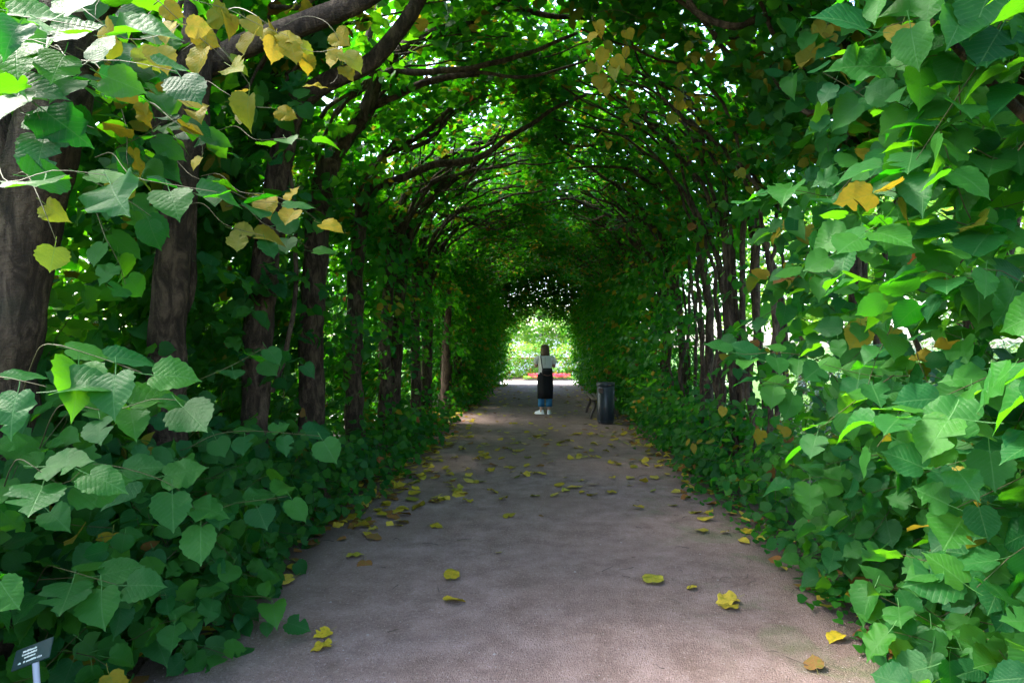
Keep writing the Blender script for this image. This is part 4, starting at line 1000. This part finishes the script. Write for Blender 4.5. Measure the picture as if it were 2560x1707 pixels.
# ------------------------------------------------------------------ fallen leaves, pebbles, low weeds
FALL = {'yellow fallen leaf lying on the open path': [], 'brown curled leaf lying on the open path': []}
spots = []
for x, y, s, a in ((1035, 1337, .13, .5), (1025, 1390, .14, .5), (757, 1460, .10, .5), (757, 1492, .11, .5), (1500, 1347, .16, .5), (1690, 1385, .15, .5), (1693, 1402, .12, .5), (1585, 1353, .07, .5), (840, 1297, .11, 1.), (800, 1283, .12, .5), (820, 1217, .13, .5), (1157, 1190, .12, .5), (993, 1211, .11, .5), (1604, 1195, .15, .5), (1463, 1169, .11, .5), (1397, 1135, .12, .5), (1325, 1123, .12, .5), (1133, 1131, .13, .5), (972, 1169, .16, .5), (945, 1143, .15, .5), (1875, 1337, .13, .5), (1847, 1310, .10, .5), (1960, 1380, .16, .5), (2020, 1435, .13, .5), (1932, 1468, .11, .5), (2025, 1505, .13, .5), (1795, 1308, .06, .5), (670, 1337, .15, .5), (620, 1345, .09, .5), (600, 1330, .13, 1.), (495, 1460, .15, .5), (718, 1262, .11, .5), (1453, 1102, .11, .5), (1130, 1080, .12, .5), (1370, 1052, .13, .5), (968, 1098, .12, .5), (1240, 1187, .05, 1.), (1147, 1275, .05, .5), (885, 1188, .09, .5), (925, 1205, .09, 1.), (1720, 1225, .07, .5), (1068, 1140, .10, 1.), (1740, 1196, .06, 1.), (1875, 1545, .09, 1.), (300, 1530, .16, .5), (1700, 1245, .09, .5), (1730, 1205, .1, 1.), (1010, 1150, .12, .5), (955, 1150, .13, .35)):
    p = floor_at(x * 1.0884, y * 1.0884); spots.append((p[0], p[1], s, a, 0))
for k in range(860):
    y = rng.choice([rng.uniform(5.2, 12), rng.uniform(10, 26)], p=[.5, .5]); u = rng.random()
    if u < .33: x = -rng.normal(1.72, .20)
    elif u < .47: x = rng.normal(1.72, .18)
    else: x = rng.uniform(-1.7, 1.6) if y > 8 or rng.random() < .45 else -rng.uniform(.6, 1.8)
    if y < 6.5 and abs(x) < 1.2: continue
    spots.append((x, y, rng.uniform(.07, .125), 1.0 if rng.random() < (.3 if abs(x) > 1.5 else .1) else (.35 if rng.random() < .12 else .5), 0))
spots.append((1.38, 13.2, .11, .5, .862))
n_obj = 0; restL = Leaves()
spots.sort(key=lambda s: -s[2] / max(s[1], 1))
for x, y, s, a, z in spots:
    th = rng.uniform(0, 2 * math.pi); nn = unit(np.array([rng.normal(0, .16), rng.normal(0, .16), 1.0])); t_ = np.array([math.cos(th), math.sin(th), 0]); t_ = unit(t_ - nn * t_.dot(nn))
    if rng.random() < .3: nn = -nn
    hz = z if z else .018 + s * .10
    if n_obj < 300:
        o = leaf_object('fallen_leaf', (x, y, hz), t_, nn, s, a, mat='fallen'); n_obj += 1
        if z: tag(o, 'pale leaf lying on top of the litter bin', 'leaf', 'fallen leaves')
        else:
            edge = abs(x) > 1.45
            tag(o, ('brown dry leaf' if a > .8 else 'greenish fallen leaf' if a < .4 else 'yellow fallen leaf') + (' lying along the path edge under the limes' if edge else ' lying out on the bare path'), 'leaf', ('brown' if a > .8 else 'greenish' if a < .4 else 'yellow') + ' fallen leaves ' + ('at the path edge' if edge else 'on the open path'))
    else: restL.add(np.array([[x, y, hz]]), t_[None], nn[None], np.array([s]), np.array([a]))
# thick litter along both feet of the hedge
n = 1500; sd = np.where(rng.random(n) < .62, -1, 1); p = np.column_stack([sd * rng.uniform(1.75, 2.7, n), rng.uniform(2.2, 26, n), rng.uniform(.015, .04, n)])
th = rng.uniform(0, 6.28, n); nn = unit(np.column_stack([rng.normal(0, .25, n), rng.normal(0, .25, n), np.ones(n)])); restL.add(p, np.column_stack([np.cos(th), np.sin(th), np.zeros(n)]), nn, rng.uniform(.06, .12, n), np.where(rng.random(n) < .55, 1.0, .5))
o = link('leaf_litter', foliage_mesh('leaf_litter', restL.arrays(), LO, M['fallen'], np.zeros(3))); tag(o, 'yellow and brown leaf litter heaped along the feet of the limes', 'leaf litter', kind='stuff')
# pebbles and grit
VV = []; FF = []; b = 0
for k in range(1500):
    y = 2.6 + 9 * rng.random() ** 2; c = np.array([rng.uniform(-1.9, 1.9), y, .008]); s = rng.uniform(.002, .0052) * (2.6 if k % 60 == 0 else 1)
    v = c + np.array([(1, 0, 0), (.3, .9, .1), (-.8, .5, 0), (-.7, -.6, .1), (.4, -.8, 0), (0, .1, .7)]) * s * rng.uniform(.7, 1.2, (6, 3))
    VV.append(v); FF.append(np.array([(0, 1, 5), (1, 2, 5), (2, 3, 5), (3, 4, 5), (4, 0, 5)]) + b); b += 6
me = trimesh('grit', np.vstack(VV), np.vstack(FF), smooth=False); me.materials.append(M['stone']); tag(link('grit', me), 'pale grit and small stones scattered over the path', 'grit', kind='stuff')
# low weeds along the right edge
WL = Leaves()
for cx, cy_, n, r in ((2.0, 6.6, 260, .45), (1.95, 5.2, 160, .3), (1.82, 3.9, 110, .2), (1.75, 3.3, 60, .12), (2.2, 8.3, 200, .5), (2.1, 10.5, 160, .5)):
    p = np.column_stack([rng.normal(cx, r * .5, n), rng.normal(cy_, r * 1.1, n), rng.uniform(.02, .16, n)]); nr = unit(np.array([-.1, -.2, 1]) + rng.normal(0, .35, (n, 3))); WL.add(p, rng.normal(0, 1, (n, 3)), nr, rng.uniform(.03, .06, n), np.zeros(n))
o = link('low_weeds', foliage_mesh('low_weeds', WL.arrays(), LO, M['far_leaf'], np.zeros(3))); tag(o, 'low green weeds creeping along the path edge on the bench side', 'weeds', kind='stuff')

VV = []; FF = []; b = 0
for k in range(130):
    x = rng.choice([-1, 1]) * rng.uniform(.2, 1.95) ** .6 * 1.25; y = 2.8 + 12 * rng.random() ** 1.5; th = rng.uniform(0, 6.28); l = rng.uniform(.03, .14); dv = np.array([math.cos(th), math.sin(th), 0]) * l
    c = np.array([x, y, .021]); P = spline([c - dv / 2, c + np.array([rng.normal(0, .012), rng.normal(0, .012), .004]), c + dv / 2], .02)
    v, f = tube_np(P, np.linspace(.0028, .0014, len(P)), 4, cap=False); VV.append(v); FF.append(f + b); b += len(v)
me = trimesh('fallen_twigs', np.vstack(VV), np.vstack(FF)); me.materials.append(M['wood_twig']); tag(link('fallen_twigs', me), 'thin dry twigs and leaf stalks strewn over the path', 'twigs', kind='stuff')
